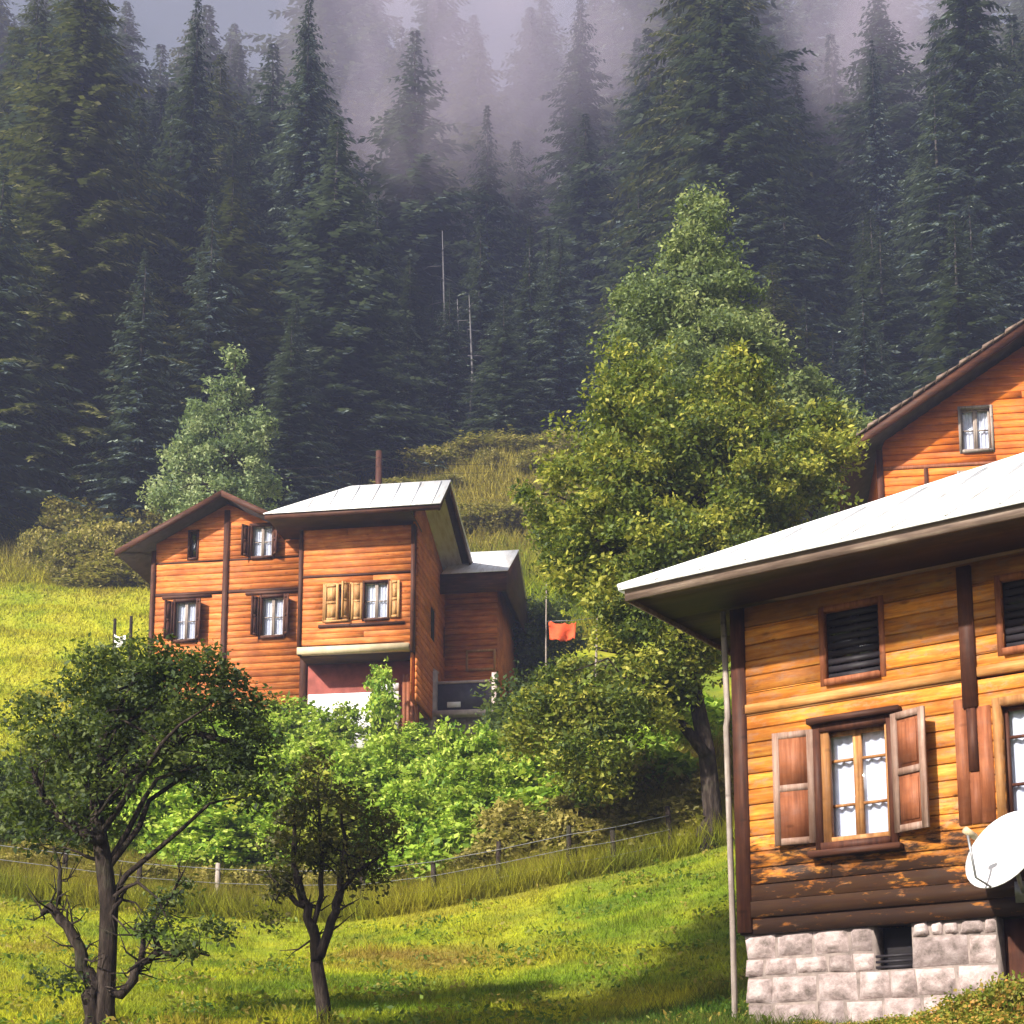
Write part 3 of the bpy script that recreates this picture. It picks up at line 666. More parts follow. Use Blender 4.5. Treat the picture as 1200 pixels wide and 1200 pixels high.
# ------------------------------------------------------------------ far house on the left
FH = thing('wooden_house', (-10.665, 46.0, 11.78), 'orange two storey wooden house with a white roofed bay, on the slope at the left', 'house', -8.6)
def far_house():
    rg = np.random.default_rng(21); D = 7.0; gx = 2.27; sl = .52; zap = 6.66
    W1 = (.76, 1.40, 2.52, 3.70); W2 = (3.40, 4.06, 2.52, 3.70); A1 = (1.12, 1.36, 5.02, 5.86); A2 = (3.04, 3.66, 4.96, 5.92)
    xr = lambda z: ((0.1, 4.75) if z < zap - sl * 2.5 else (max(.1, gx - (zap - z) / sl), min(4.75, gx + (zap - z) / sl)))
    m = MB(); ops = [W1, W2, A1, A2]
    plank_wall(m, .1, 4.72, -1.5, 3.88, .2, ops, 0, .05, rg, bv=.004); plank_wall(m, .1, 4.72, 3.98, 4.88, .18, ops, 0, .05, rg, bv=.004)
    plank_wall(m, .1, 4.72, 4.94, zap, .18, ops, 0, .05, rg, xr, bv=.004)
    m.build('gable_wall', M['far_plank'], FH)
    s = MB(); s.box(0, .09, .05, D, -1.5, 5.3); s.box(.09, 8.0, D - .1, D, -1.5, 5.2); s.build('side_wall', M['far_plank'], FH)
    b = MB(); b.box(.1, 2.18, -.07, .0, 3.885, 3.975, .3); b.box(2.36, 4.60, -.07, 0, 3.885, 3.975, .5); b.box(.1, 2.18, -.065, 0, 4.885, 4.935, .2); b.box(2.36, 4.60, -.065, 0, 4.885, 4.935, .2)
    b.box(.35, 1.85, -.10, 0.0, 3.80, 3.882, .6); b.box(2.9, 4.55, -.10, 0.0, 3.80, 3.882, .6); b.build('beam', M['brown'], FH)
    for (x0, x1, zt, mt) in ((2.19, 2.35, 6.45, 'brown_up'), (-.02, .10, 5.3, 'brown_up'), (4.60, 4.80, 5.4, 'brown_up')):
        p = MB(); p.box(x0, x1, -.11, .03, -1.5, zt, .4); p.build('post', M[mt], FH)
    for w, sh in ((W1, 1), (W2, 1), (A2, 1)):
        f = window(FH, *w, 0, .08, 'brown_up', 'grey_wood', 2, 2, .08, split=False)
        shutter(f, (w[0] - .05, -.09), .28, w[2], w[3], R(180) + R(50), 'brown_up', 'brown_up'); shutter(f, (w[1] + .05, -.09), .28, w[2], w[3], -R(50), 'brown_up', 'brown_up')
    window(FH, *A1, 0, .05, 'brown_up', 'brown_up', 1, 1, .07, cur=False)
    # gable roof over the left block
    r = MB(); y0, y1 = -.62, D + .5; zt = zap + .17
    for sg, xe in ((-1, -.92), (1, 5.25)):
        ze = zt - sl * abs(xe - gx)
        r.hexa([(gx, y0, zt - .1), (gx, y1, zt - .1), (xe, y1, ze - .1), (xe, y0, ze - .1), (gx, y0, zt), (gx, y1, zt), (xe, y1, ze), (xe, y0, ze)][::1] if sg > 0 else [(gx, y1, zt - .1), (gx, y0, zt - .1), (xe, y0, ze - .1), (xe, y1, ze - .1), (gx, y1, zt), (gx, y0, zt), (xe, y0, ze), (xe, y1, ze)])
    r.build('gable_roof', M['dark_roof'], FH)
    bg = MB()
    for sg, xe in ((-1, -.94), (1, 4.3)):
        ze = zt - sl * abs(xe - gx)
        q = [(gx, y0 - .05, zt - .17), (xe, y0 - .05, ze - .17), (xe, y0 - .002, ze - .17), (gx, y0 - .002, zt - .17), (gx, y0 - .05, zt + .02), (xe, y0 - .05, ze + .02), (xe, y0 - .002, ze + .02), (gx, y0 - .002, zt + .02)]
        bg.hexa(q)
    bg.build('bargeboard', M['brown'], FH)
    # projecting bay
    bx0, bx1, by = 4.82, 8.15, -1.0
    BW = (6.72, 7.40, 2.56, 3.64); SW_ = (5.56, 6.30, 2.56, 3.62)
    m = MB(); plank_wall(m, bx0, bx1, 1.86, 3.86, .19, [BW, SW_], by, .05, rg, bv=.004); plank_wall(m, bx0, bx1, 3.93, 5.3, .2, [], by, .05, rg, bv=.004)
    m.build('bay_wall', M['far_plank'], FH)
    tr = MB(); tr.box(bx0, bx1 - .1, by - .075, by, 3.862, 3.925, .6); tr.box(5.4, 7.9, by - .1, by, 2.36, 2.44, .2); tr.build('beam', M['brown'], FH)
    for x0 in (bx0 - .03, bx1 - .09):
        p = MB(); p.box(x0, x0 + .11, by - .09, by + .1, 1.6, 5.3, .5); p.build('post', M['brown_up'], FH)
    sd = MB(); sd.xf = lambda q: np.array([bx1 + .02 - q[1] * 1.0, q[0], q[2]]); plank_wall(sd, by + .12, 5.0, .2, 5.3, .2, [(1.0, 1.6, 2.6, 3.6), (3.0, 3.6, 2.6, 3.6)], 0, .05, rg, joints=False); sd.xf = None
    sd.box(bx1 - .12, bx1 - .06, by + .13, 5.0, .2, 5.3); sd.build('bay_side_wall', M['far_plank'], FH)
    for ya in (1.0, 3.0):
        q = MB(); q.box(bx1 - .05, bx1 + .06, ya + .02, ya + .58, 2.62, 3.58); q.build('side_window', M['dark'], FH)
    f = window(FH, *BW, by, .06, 'brown_up', 'grey_wood', 2, 2, .07, split=False, label='window with white curtain')
    shutter(f, (BW[1] + .06, by - .07), .30, BW[2], BW[3], -R(6), 'trim', 'trim'); shutter(f, (BW[0] - .05, by - .07), .32, BW[2], BW[3], R(180) + R(6), 'trim', 'trim')
    f = window(FH, *SW_, by, .05, 'trim', 'trim', 2, 1, .06, cur=False, label='window half closed by pale shutters')
    shutter(f, (SW_[0] + .0, by - .05), .42, SW_[2], SW_[3], -R(3), 'trim', 'trim'); shutter(f, (SW_[1] + .03, by - .05), .36, SW_[2], SW_[3], R(180) + R(62), 'trim', 'trim')
    sb = MB(); sb.box(bx0 - .02, bx1 - .12, by - .12, by + .1, 1.60, 1.80, .5); sb.build('floor_band', M['cream'], FH)
    sf = MB(); sf.box(bx0, bx1, by + .101, 1.0, 1.58, 1.79, .5); sf.build('bay_floor', M['soffit'], FH)
    gw = MB(); gw.box(4.85, 8.1, -.10, .1, -1.5, 1.575); gw.build('ground_wall', M['plaster_red'], FH)
    ww = MB(); ww.box(4.90, 7.55, -.22, -.105, -1.5, .66); ww.box(6.95, 7.55, -.22, -.105, .66, .9); ww.build('whitewashed_panel', M['whitewash'], FH)
    dd = MB()
    for k in range(4): dd.box(7.66 + k * .115, 7.765 + k * .115, -.19, -.105, -1.4, 1.15, .2 + .2 * k)
    dd.build('door', M['shutter'], FH)
    # bay roof: white sheet, hipped to the left, raked to the right
    ey, ze, ry = by - .95, 5.40, -.50; sp = .90; x0, x1 = 4.02, 9.05; zr = ze + .1 + sp * (ry - ey)
    gb = MB(); gb.xf = lambda q: np.array([bx1 - .02 + q[1] * -1, q[0], q[2]])
    gb.xf = None
    gb.sheet([(bx1, by, 5.31), (bx1, 4.9, 5.31), (bx1, ry, zr - .12)], .06, .4, (-1, 0, 0)); gb.build('side_gable', M['far_plank'], FH)
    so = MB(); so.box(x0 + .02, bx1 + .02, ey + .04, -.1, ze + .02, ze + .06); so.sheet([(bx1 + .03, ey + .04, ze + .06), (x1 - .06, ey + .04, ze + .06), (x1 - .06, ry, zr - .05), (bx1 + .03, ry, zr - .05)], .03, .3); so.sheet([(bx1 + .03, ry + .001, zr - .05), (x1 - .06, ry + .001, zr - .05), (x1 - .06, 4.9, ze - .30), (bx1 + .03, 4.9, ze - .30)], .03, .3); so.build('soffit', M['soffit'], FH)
    fa = MB(); fa.box(x0, x1, ey - .02, ey + .035, ze - .06, ze + .10); fa.hexa([(x1 - .05, ey + .036, ze - .08), (x1, ey + .036, ze - .08), (x1, ry, zr - .22), (x1 - .05, ry, zr - .22), (x1 - .05, ey + .036, ze + .10), (x1, ey + .036, ze + .10), (x1, ry, zr - .03), (x1 - .05, ry, zr - .03)]); fa.hexa([(x1 - .05, ry + .001, zr - .22), (x1, ry + .001, zr - .22), (x1, 4.9, ze - .5), (x1 - .05, 4.9, ze - .5), (x1 - .05, ry + .001, zr - .03), (x1, ry + .001, zr - .03), (x1, 4.9, ze - .28), (x1 - .05, 4.9, ze - .28)]); fa.build('fascia', M['brown'], FH)
    A = [(x0 - .03, ey - .06, ze + .10), (x1 + .03, ey - .06, ze + .10), (x1 + .03, ry, zr), (x0 + 2.1, ry, zr), (x1 + .03, 4.95, ze - .25), (x0 + .95, .3, ze + .05)]
    rf = MB(); V = [np.array(p) for p in A] + [np.array(p) + [0, 0, -.025] for p in A]
    rf.add(V, [(0, 1, 2, 3), (2, 4, 5, 3), (0, 3, 5), (7, 6, 9, 8), (10, 8, 9, 11), (6, 11, 9), (1, 0, 6, 7), (2, 1, 7, 8), (4, 2, 8, 10), (5, 4, 10, 11), (0, 5, 11, 6)])
    x = x0 + .6
    while x < x1 - .1:
        L = min(1, (x - x0) / 2.1) * (ry - ey) - .1
        rf.hexa([(x - .015, ey - .05, ze + .105), (x + .015, ey - .05, ze + .105), (x + .015, ey + L, ze + .105 + sp * L), (x - .015, ey + L, ze + .105 + sp * L), (x - .015, ey - .05, ze + .14), (x + .015, ey - .05, ze + .14), (x + .015, ey + L, ze + .14 + sp * L), (x - .015, ey + L, ze + .14 + sp * L)]); x += .6
    rf.build('bay_roof', M['white_metal'], FH)
    # rear wing on the right with its own small white roof
    ax0, ax1, ay = 8.2, 9.85, 3.2
    m = MB(); plank_wall(m, ax0, ax1, 1.0, 4.9, .2, [], ay, .05, rg); m.box(ax1 - .08, ax1, ay + .01, 7.5, 1.0, 4.9); m.build('wing_wall', M['far_plank'], FH)
    q = window(FH, 8.95, 9.75, 2.2, 2.75, ay - .06, .06, 'trim', 'grey_wood', 2, 1, .05, split=False)
    ex1 = ax1 + .45; ey = ay - 1.0; ze = 4.95
    fa = MB(); fa.box(8.25, ex1, ey, ey + .05, ze - .62, ze); fa.sheet([(ex1, ey + .051, ze), (ex1, 4.5, ze + .66 * (4.5 - ey) - .03), (ex1, 7.6, ze - .4), (ex1, 7.6, ze - .7), (ex1, ey + .051, ze - .62)], .05, .3, (-1, 0, 0)); fa.box(8.25, ex1 - .051, ey + .051, 7.6, ze - .06, ze - .01); fa.build('wing_eaves', M['brown'], FH)
    rf = MB(); B = [(8.3, ey - .04, ze + .01), (ex1 + .03, ey - .04, ze + .01), (ex1 + .03, 4.5, ze + .66 * (4.5 - ey)), (8.3, 4.5, ze + .66 * (4.5 - ey)), (ex1 + .03, 8.1, ze - .5), (8.3, 8.1, ze - .5)]
    V = [np.array(p) for p in B] + [np.array(p) + [0, 0, -.025] for p in B]
    rf.add(V, [(0, 1, 2, 3), (2, 4, 5, 3), (7, 6, 9, 8), (10, 8, 9, 11), (1, 0, 6, 7), (2, 1, 7, 8), (4, 2, 8, 10), (5, 4, 10, 11), (0, 3, 9, 6), (3, 5, 11, 9)])
    rf.build('wing_roof', M['white_metal'], FH)
far_house()
def terrace():
    a = at(500, 850, 46.3); t = thing('terrace', (a[0], 46.3, a[2] - .6), 'pale concrete terrace with a dark slate railing panel, beside the orange house', 'terrace', -8.6)
    z = .6
    p = MB(); p.box(-.05, .30, -.15, .15, -.8, z + 1.6, .5); p.build('pillar', M['concrete'], t)
    h = MB(); h.hexa([(-.42, -.1, z + 1.95), (-.28, -.1, z + 2.1), (-.28, .1, z + 2.1), (-.42, .1, z + 1.95), (.10, -.1, z + 1.35), (.30, -.1, z + 1.45), (.30, .1, z + 1.45), (.10, .1, z + 1.35)][0:0] or [(-.42, -.08, z + 2.0), (.22, -.08, z + 1.42), (.22, .08, z + 1.42), (-.42, .08, z + 2.0), (-.42, -.08, z + 2.16), (.34, -.08, z + 1.61), (.34, .08, z + 1.61), (-.42, .08, z + 2.16)]); h.build('stair_rail', M['concrete'], t)
    g = MB(); g.box(.33, 1.93, -.03, .0, z + .42, z + 1.22); g.build('panel', M['panel'], t)
    r = MB(); r.box(.33, 1.93, -.06, .03, z + 1.225, z + 1.30); r.box(.1, 2.15, -.2, 1.4, z + .22, z + .38); r.build('rail', M['concrete'], t)
    q = MB(); q.box(1.95, 2.10, -.1, .06, -.2 + z, z + 1.50); q.build('post', M['concrete'], t)
    w = MB(); w.box(.3, 2.1, .1, 1.4, -1.0, z + .215); w.build('retaining_wall', M['mortar'], t)
    b = at(535, 823, 46.2) - np.array([a[0], 46.3, a[2] - .6]); c = MB(); c.box(.62, 1.02, -.075, -.035, z + .50, z + .66); c.build('white_patch', M['white_cloth'], t)
terrace()

# ------------------------------------------------------------------ gabled house on the far right
UH = thing('wooden_house', (8.13, 34.0, 13.88), 'deep orange gabled wooden house behind the white roof at the right edge', 'house', -8)
def upper_house():
    rg = np.random.default_rng(31); ax = 3.25; sl = .665; zap = 3.36
    A = (1.83, 2.46, .98, 1.96); B = (1.75, 2.45, -.75, .45)
    xr = lambda z: (max(.1, ax - (zap - z) / sl), min(6.4, ax + (zap - z) / sl))
    m = MB(); plank_wall(m, .1, 6.4, -7.2, .62, .19, [B], 0, .05, rg); plank_wall(m, .1, 6.4, .70, zap, .17, [A], 0, .05, rg, xr)
    m.build('gable_wall', M['deep_plank'], UH)
    s = MB(); s.box(0, .09, .03, 7, -7.2, 1.1); s.box(6.4, 6.5, .03, 7, -7.2, 1.1); s.box(.1, 6.4, 6.9, 7, -7.2, 1.1); s.build('side_wall', M['deep_plank'], UH)
    b = MB(); b.box(.1, 6.4, -.075, 0, .625, .695, .3); b.build('beam', M['shutter'], UH)
    for (x0, x1, z1) in ((-.03, .10, 1.1), (.98, 1.06, .62)):
        p = MB(); p.box(x0, x1, -.09, .02, -7.2, z1); p.build('post', M['brown_up'], UH)
    window(UH, *A, 0, .06, 'grey_wood', 'grey_wood', 2, 2, .07, split=False); window(UH, *B, 0, .06, 'grey_wood', 'grey_wood', 2, 2, .07, split=False)
    r = MB(); y0, y1 = -.7, 7.5; zt = zap + .28
    xe = -.78; ze = zt - sl * (ax - xe); xe2 = 7.1
    r.hexa([(ax, y1, zt - .12), (ax, y0, zt - .12), (xe, y0, ze - .12), (xe, y1, ze - .12), (ax, y1, zt), (ax, y0, zt), (xe, y0, ze), (xe, y1, ze)])
    r.hexa([(ax, y0, zt - .12), (ax, y1, zt - .12), (xe2, y1, ze - .12), (xe2, y0, ze - .12), (ax, y0, zt), (ax, y1, zt), (xe2, y1, ze), (xe2, y0, ze)])
    r.build('roof', M['dark_roof'], UH)
    bg = MB()
    for e in (xe - .03, xe2 + .03):
        z_ = zt - sl * abs(e - ax)
        bg.hexa([(ax, y0 - .05, zt - .26), (e, y0 - .05, z_ - .26), (e, y0 - .003, z_ - .26), (ax, y0 - .003, zt - .26), (ax, y0 - .05, zt - .02), (e, y0 - .05, z_ - .02), (e, y0 - .003, z_ - .02), (ax, y0 - .003, zt - .02)])
    bg.build('bargeboard', M['brown'], UH)
    # row of uneven shingle ends along the rake
    sh = MB(); n = 16
    for i in range(n):
        u0, u1 = i / n, (i + .93) / n; xa, xb = ax + (xe - ax) * u0, ax + (xe - ax) * u1; za, zb = zt - sl * abs(xa - ax), zt - sl * abs(xb - ax); o = .015 + .03 * (i % 2)
        sh.hexa([(xb, y0 - .1, zb + .003), (xa, y0 - .1, za + .003), (xa, y0 + .5, za + .003), (xb, y0 + .5, zb + .003), (xb, y0 - .1, zb + .05 + o), (xa, y0 - .1, za + .02 + o), (xa, y0 + .5, za + .02), (xb, y0 + .5, zb + .05)], float(rng.uniform()))
    sh.build('shingles', M['grey_fascia'], UH)
upper_house()

# ------------------------------------------------------------------ trees near the houses
def B(px, py, Y, rx, rz, base, ry=None):     # crown blob from photo pixels at distance Y, local to base
    c = at(px, py, Y) - np.asarray(base); k = Y / F * .97
    return (c[0], c[1], c[2], rx * k, (ry or rx) * k, rz * k)
def base_at(px, Y): 
    x = (px - 600) / F * Y * .985; return np.array([x, Y, hz(x, Y)])
def P(px, py, Y, base): return at(px, py, Y) - np.asarray(base)
# big spreading broadleaf tree
b = base_at(838, 27.6)
Y = 27.6
big = [B(760, 520, Y + .3, 95, 75, b), B(690, 590, Y, 75, 70, b), B(830, 560, Y + .4, 95, 85, b), B(905, 560, Y + .6, 80, 80, b), B(960, 520, Y + 1.2, 45, 50, b), B(745, 455, Y + .3, 50, 45, b), B(860, 470, Y + .5, 60, 45, b),
       B(668, 635, Y, 42, 50, b), B(740, 650, Y - .4, 90, 75, b), B(830, 650, Y - .2, 75, 75, b), B(728, 715, Y - .3, 45, 50, b), B(780, 740, Y - .3, 70, 60, b),
       B(672, 825, Y - .2, 62, 42, b), B(740, 820, Y - .4, 70, 50, b), B(690, 880, Y - .3, 50, 42, b), B(630, 850, Y, 40, 38, b), B(800, 790, Y, 45, 40, b), B(700, 915, Y - .2, 35, 25, b), B(838, 745, Y + .5, 40, 40, b)]
sp = [(0, 0, -.4), (-.02, 0, .3), P(836, 960, Y, b), P(828, 880, Y, b), P(812, 800, Y, b), P(805, 700, Y, b), P(790, 600, Y, b), P(780, 500, Y, b)]
def big_extra(mb):
    for q in ([(828, 885), (800, 850), (750, 828), (690, 850)], [(816, 820), (770, 770), (700, 760)], [(810, 760), (850, 690), (890, 600)], [(805, 700), (740, 620), (690, 580)]):
        mb.tube([P(a, c, Y - .1, b) for a, c in q], np.linspace(.12, .035, len(q)), 7)
leafy_tree('broadleaf_tree', b, 'large spreading broadleaf tree with a dark trunk, just left of the amber house', 'tree', big, sp, [.27, .22, .17, .15, .13, .10, .07, .03], 'leaf_big', .092, 6.0, .32, 135, 41, 36, extra=big_extra)
# tall conical tree behind it
b = base_at(815, 38); Y = 38
tall = [B(822, 245, Y, 26, 30, b), B(818, 290, Y, 45, 38, b), B(800, 340, Y, 65, 45, b), B(850, 355, Y, 50, 45, b), B(770, 385, Y, 60, 45, b), B(830, 410, Y, 75, 50, b), B(880, 420, Y, 50, 45, b), B(740, 350, Y, 28, 24, b), B(800, 470, Y, 90, 60, b), B(880, 500, Y, 75, 60, b), B(800, 570, Y, 80, 70, b)]
sp = [(0, 0, -.4), (0, 0, 2), P(815, 650, Y, b), P(815, 500, Y, b), P(820, 350, Y, b), P(824, 240, Y, b)]
leafy_tree('broadleaf_tree', b, 'tall narrow pale green tree with a pointed top rising behind the large spreading tree', 'tree', tall, sp, [.3, .26, .2, .14, .08, .02], 'leaf_tall', .112, 4.8, .38, 120, 42, 30, aspect=.5)
b = base_at(965, 40); Y = 40
side = [B(950, 480, Y, 38, 40, b), B(985, 520, Y, 40, 50, b), B(930, 530, Y, 45, 55, b), B(985, 580, Y, 45, 60, b), B(935, 470, Y, 26, 30, b), B(1000, 640, Y, 50, 60, b)]
leafy_tree('broadleaf_tree', b, 'grey green tree between the large spreading tree and the gabled house on the right', 'tree', side, [(0, 0, -.3), P(965, 700, Y, b), P(960, 560, Y, b), P(955, 470, Y, b)], [.2, .15, .1, .03], 'leaf_tall', .112, 5.0, .36, 110, 43, 30)
# pale young tree behind the far house
b = base_at(255, 58); Y = 58
pale = [B(274, 425, Y, 7, 22, b), B(267, 460, Y, 21, 24, b), B(247, 495, Y, 33, 27, b), B(300, 500, Y, 28, 26, b), B(229, 535, Y, 36, 27, b), B(278, 545, Y, 44, 31, b), B(203, 575, Y, 28, 24, b), B(251, 590, Y, 52, 34, b), B(317, 560, Y, 18, 19, b), B(181, 585, Y, 13, 12, b)]
leafy_tree('young_tree', b, 'pale bright green conical young tree just behind the orange house on the left', 'tree', pale, [(0, 0, -.3), P(258, 600, Y, b), P(268, 500, Y, b), P(277, 415, Y, b)], [.2, .14, .08, .02], 'leaf_pale', .145, 3.0, .40, 95, 44, 35, aspect=.5)
# two fruit trees in the foreground
b = base_at(122, 17.2); Y = 17.2
fr = [B(90, 840, Y, 75, 60, b), B(60, 920, Y, 55, 55, b), B(140, 800, Y, 60, 40, b), B(210, 820, Y, 70, 50, b), B(270, 850, Y, 60, 50, b), B(300, 905, Y, 42, 48, b), B(240, 900, Y, 50, 38, b), B(130, 880, Y - .2, 70, 50, b), B(100, 960, Y, 55, 35, b), B(170, 770, Y, 40, 26, b), B(45, 975, Y, 30, 28, b), B(250, 785, Y, 40, 24, b), B(305, 835, Y, 34, 30, b), B(200, 780, Y, 40, 22, b),
      B(215, 1105, Y - .2, 24, 12, b), B(180, 1075, Y - .2, 20, 16, b), B(245, 1090, Y - .2, 18, 12, b), B(70, 1150, Y - .1, 20, 10, b), B(200, 1045, Y, 16, 16, b)]
sp = [(0, 0, -.5), P(122, 1180, Y, b), P(126, 1120, Y, b), P(128, 1060, Y, b), P(120, 1000, Y, b), P(112, 950, Y, b), P(120, 880, Y, b), P(130, 810, Y, b)]
def twigger(mb, Y, b, seed):
    rg = np.random.default_rng(seed)
    def Q(L, r):
        pts = [P(a, c, Y - .05, b) for a, c in L]; fine = []
        rr = list(r) if not np.isscalar(r) else [r] * len(pts)
        for i in range(len(pts) - 1):
            for k in range(3): fine.append((pts[i] + (pts[i + 1] - pts[i]) * k / 3 + rg.normal(size=3) * rr[i] * .35, rr[i] + (rr[i + 1] - rr[i]) * k / 3))
        fine.append((pts[-1], rr[-1])); fine[0] = (pts[0], rr[0])
        mb.tube([f[0] for f in fine], [f[1] * rg.uniform(.9, 1.12) for f in fine], 8)
        for i in range(2, len(fine)):
            for _ in range(2):
                if rg.uniform() < .75:
                    d = unit(rg.normal(size=3) * [1, .8, .6] + [0, 0, .55]); L_ = rg.uniform(.15, .5); q = fine[i][0]; r0 = min(.014, fine[i][1] * .5)
                    e = q + d * L_ * .5 + rg.normal(size=3) * .03; f = q + d * L_ + [0, 0, .05] + rg.normal(size=3) * .05
                    mb.tube([q, e, f], [r0, r0 * .7, .003], 5)
                    g = e + unit(rg.normal(size=3) + [0, 0, .3]) * L_ * .4; mb.tube([e, (e + g) / 2 + [0, 0, .02], g], [r0 * .6, r0 * .4, .002], 4)
    return Q
def fx(mb):
    Q = twigger(mb, Y, b, 5)
    Q([(108, 1210), (106, 1150), (98, 1120), (80, 1085), (60, 1062), (50, 1072)], [.10, .085, .065, .055, .045, .02])
    Q([(128, 1165), (150, 1158), (165, 1128), (190, 1118), (215, 1112), (245, 1120)], [.06, .05, .045, .035, .025, .012])
    Q([(165, 1128), (168, 1095), (180, 1072)], [.035, .025, .012]); Q([(186, 1120), (180, 1080), (205, 1040), (216, 1020)], [.03, .02, .015, .008])
    Q([(122, 985), (80, 965), (50, 935), (36, 900)], [.07, .05, .035, .02]); Q([(116, 940), (170, 890), (230, 860), (300, 880)], [.08, .06, .045, .02])
    Q([(124, 1100), (135, 1060), (150, 1040)], [.04, .03, .01]); Q([(68, 1060), (70, 1020), (62, 990)], [.03, .02, .012])
leafy_tree('fruit_tree', b, 'gnarled old fruit tree with a wide dark crown at the lower left', 'tree', fr, sp, [.14, .115, .10, .10, .09, .075, .05, .025], 'leaf_fruit', .060, 12, .19, 62, 51, 30, extra=fx, r0=.035)
b = base_at(385, 17.0); Y = 17.0
f2 = [B(385, 950, Y, 62, 38, b), B(345, 985, Y, 42, 38, b), B(420, 985, Y, 52, 42, b), B(385, 1005, Y, 55, 28, b), B(340, 1030, Y, 28, 20, b), B(425, 1025, Y, 30, 20, b), B(318, 1060, Y, 10, 22, b), B(372, 905, Y, 26, 32, b)]
sp = [(0, 0, -.5), P(378, 1170, Y, b), P(371, 1130, Y, b), P(372, 1110, Y, b)]
def fx2(mb):
    Q = twigger(mb, Y, b, 6)
    Q([(372, 1125), (365, 1085), (355, 1055), (345, 1000), (345, 950)], [.065, .055, .045, .032, .012]); Q([(374, 1120), (388, 1080), (398, 1045), (405, 1000), (400, 950)], [.06, .052, .042, .03, .012])
    Q([(366, 1090), (375, 1050), (378, 1000), (372, 920)], [.03, .028, .022, .01]); Q([(357, 1062), (330, 1045), (315, 1020)], [.035, .025, .01]); Q([(396, 1050), (420, 1020), (450, 1000)], [.03, .022, .01])
leafy_tree('fruit_tree', b, 'small fruit tree with a forked trunk and rusty brown crown, right of the gnarled one', 'tree', f2, sp, [.095, .075, .07, .03], 'leaf_rust', .055, 11, .17, 54, 52, 0, extra=fx2)

bt = [o for o in bpy.data.objects if o.get('label', '').startswith('large spreading broadleaf')][0]
dup(bt, (-6.9, 10.7, hz(-6.9, 10.7)), 1.0, (.74, .74, 1.8), 'tall broadleaf tree added just outside the left edge to shade the lower lawn')  # unseen copy of the spreading tree, added to cast shadow on the lawn

# ------------------------------------------------------------------ shrubs and garden
def plant_proto(name, h, w, leafmat, leaf, n, seed, cat, label, group, cone=False, stems=5):
    rg = np.random.default_rng(seed); bl = []
    k = 9
    for i in range(k):
        u = (i + .5) / k; rr = w * (1 - .75 * u if cone else (.55 + .45 * math.sin(math.pi * (u * .8 + .1))))
        bl.append((rg.normal(0, w * .18), rg.normal(0, w * .18), h * (.08 + .86 * u), rr * rg.uniform(.7, 1.1), rr * rg.uniform(.7, 1.1), h * .1))
    Pn, T, C = blob_leaves(bl, rg, n / (12.6 * w * h * .3), w * .35, 30); V, Fq = leaf_cloud(Pn, leaf, rg, aspect=.7)
    t = thing(name, (0, 0, 0), label, cat, 0, group); obj('foliage', raw_mesh('foliage', V, Fq, T), M[leafmat], t)
    mb = MB()
    for i in range(stems):
        a = i * 6.28 / stems; mb.tube([(.05 * math.cos(a), .05 * math.sin(a), -.2), (w * .3 * math.cos(a), w * .3 * math.sin(a), h * .5), (w * .4 * math.cos(a + .3), w * .4 * math.sin(a + .3), h * .88)], [.022, .016, .006], 5)
    mb.build('stem', M['bark'], t, True); return t
def scatter(proto, spots, label, group):
    """spots: (px, Y, scale_w, scale_h)"""
    for i, s in enumerate(spots):
        px, Y, sw, sh = s[:4]; lab = s[4] if len(s) > 4 else label; x = (px - 600) / F * Y * .985; loc = (x, Y, hz(x, Y) - .05)
        if i == 0:
            proto.location = tuple(map(float, loc)); proto.scale = (sw, sw, sh); proto['label'] = lab
        else: dup(proto, loc, rng.uniform(0, 6.28), (sw, sw, sh), lab, group)
def rowspots(x0, x1, step, Y, sw, sh, skip=None):
    out = []
    for px in np.arange(x0, x1, step):
        p = px + rng.uniform(-.35, .35) * step
        if skip and skip(p): continue
        out.append((p, Y + rng.uniform(-.6, .6), sw * rng.uniform(.8, 1.25), sh * rng.uniform(.75, 1.2)))
    return out
bean = plant_proto('bean_plant', 1.9, .5, 'leaf_bean', .092, 62, 61, 'bean plant', '', 'climbing beans in the garden')
spots = rowspots(-10, 130, 30, 31.5, 1.1, .95) + rowspots(150, 330, 30, 31, 1.1, .95) + rowspots(400, 600, 30, 30.5, .95, .85) + rowspots(330, 700, 30, 33.5, 1.1, 1.05) + rowspots(320, 690, 30, 37, 1.15, .68) + rowspots(330, 480, 30, 40, 1.2, .6) + [(392, 43.4, 1.0, .85), (440, 43.6, .9, 1.35), (478, 43, .9, .55), (362, 43.4, 1.0, .8), (545, 42.5, 1.1, .38), (585, 42.5, 1.1, .45)] + rowspots(180, 350, 22, 43.6, 1.1, 1.0) + rowspots(160, 330, 26, 40, 1.2, .9)
scatter(bean, spots, 'bright green climbing bean plant in the garden below the orange house', 'climbing beans in the garden')
cab = plant_proto('leafy_vegetable', .7, .55, 'leaf_bean', .14, 36, 62, 'vegetable plant', '', 'low leafy vegetables')
scatter(cab, rowspots(470, 800, 24, 29.6, 1.0, .9) + rowspots(690, 830, 22, 31, 1.1, 1.2) + rowspots(700, 840, 22, 33, 1.2, 1.3), 'low bright green leafy vegetable in the bed behind the wire fence', 'low leafy vegetables')
lime = plant_proto('lime_shrub', 2.2, .7, 'leaf_lime', .11, 60, 63, 'shrub', '', 'yellow green shrubs', cone=True)
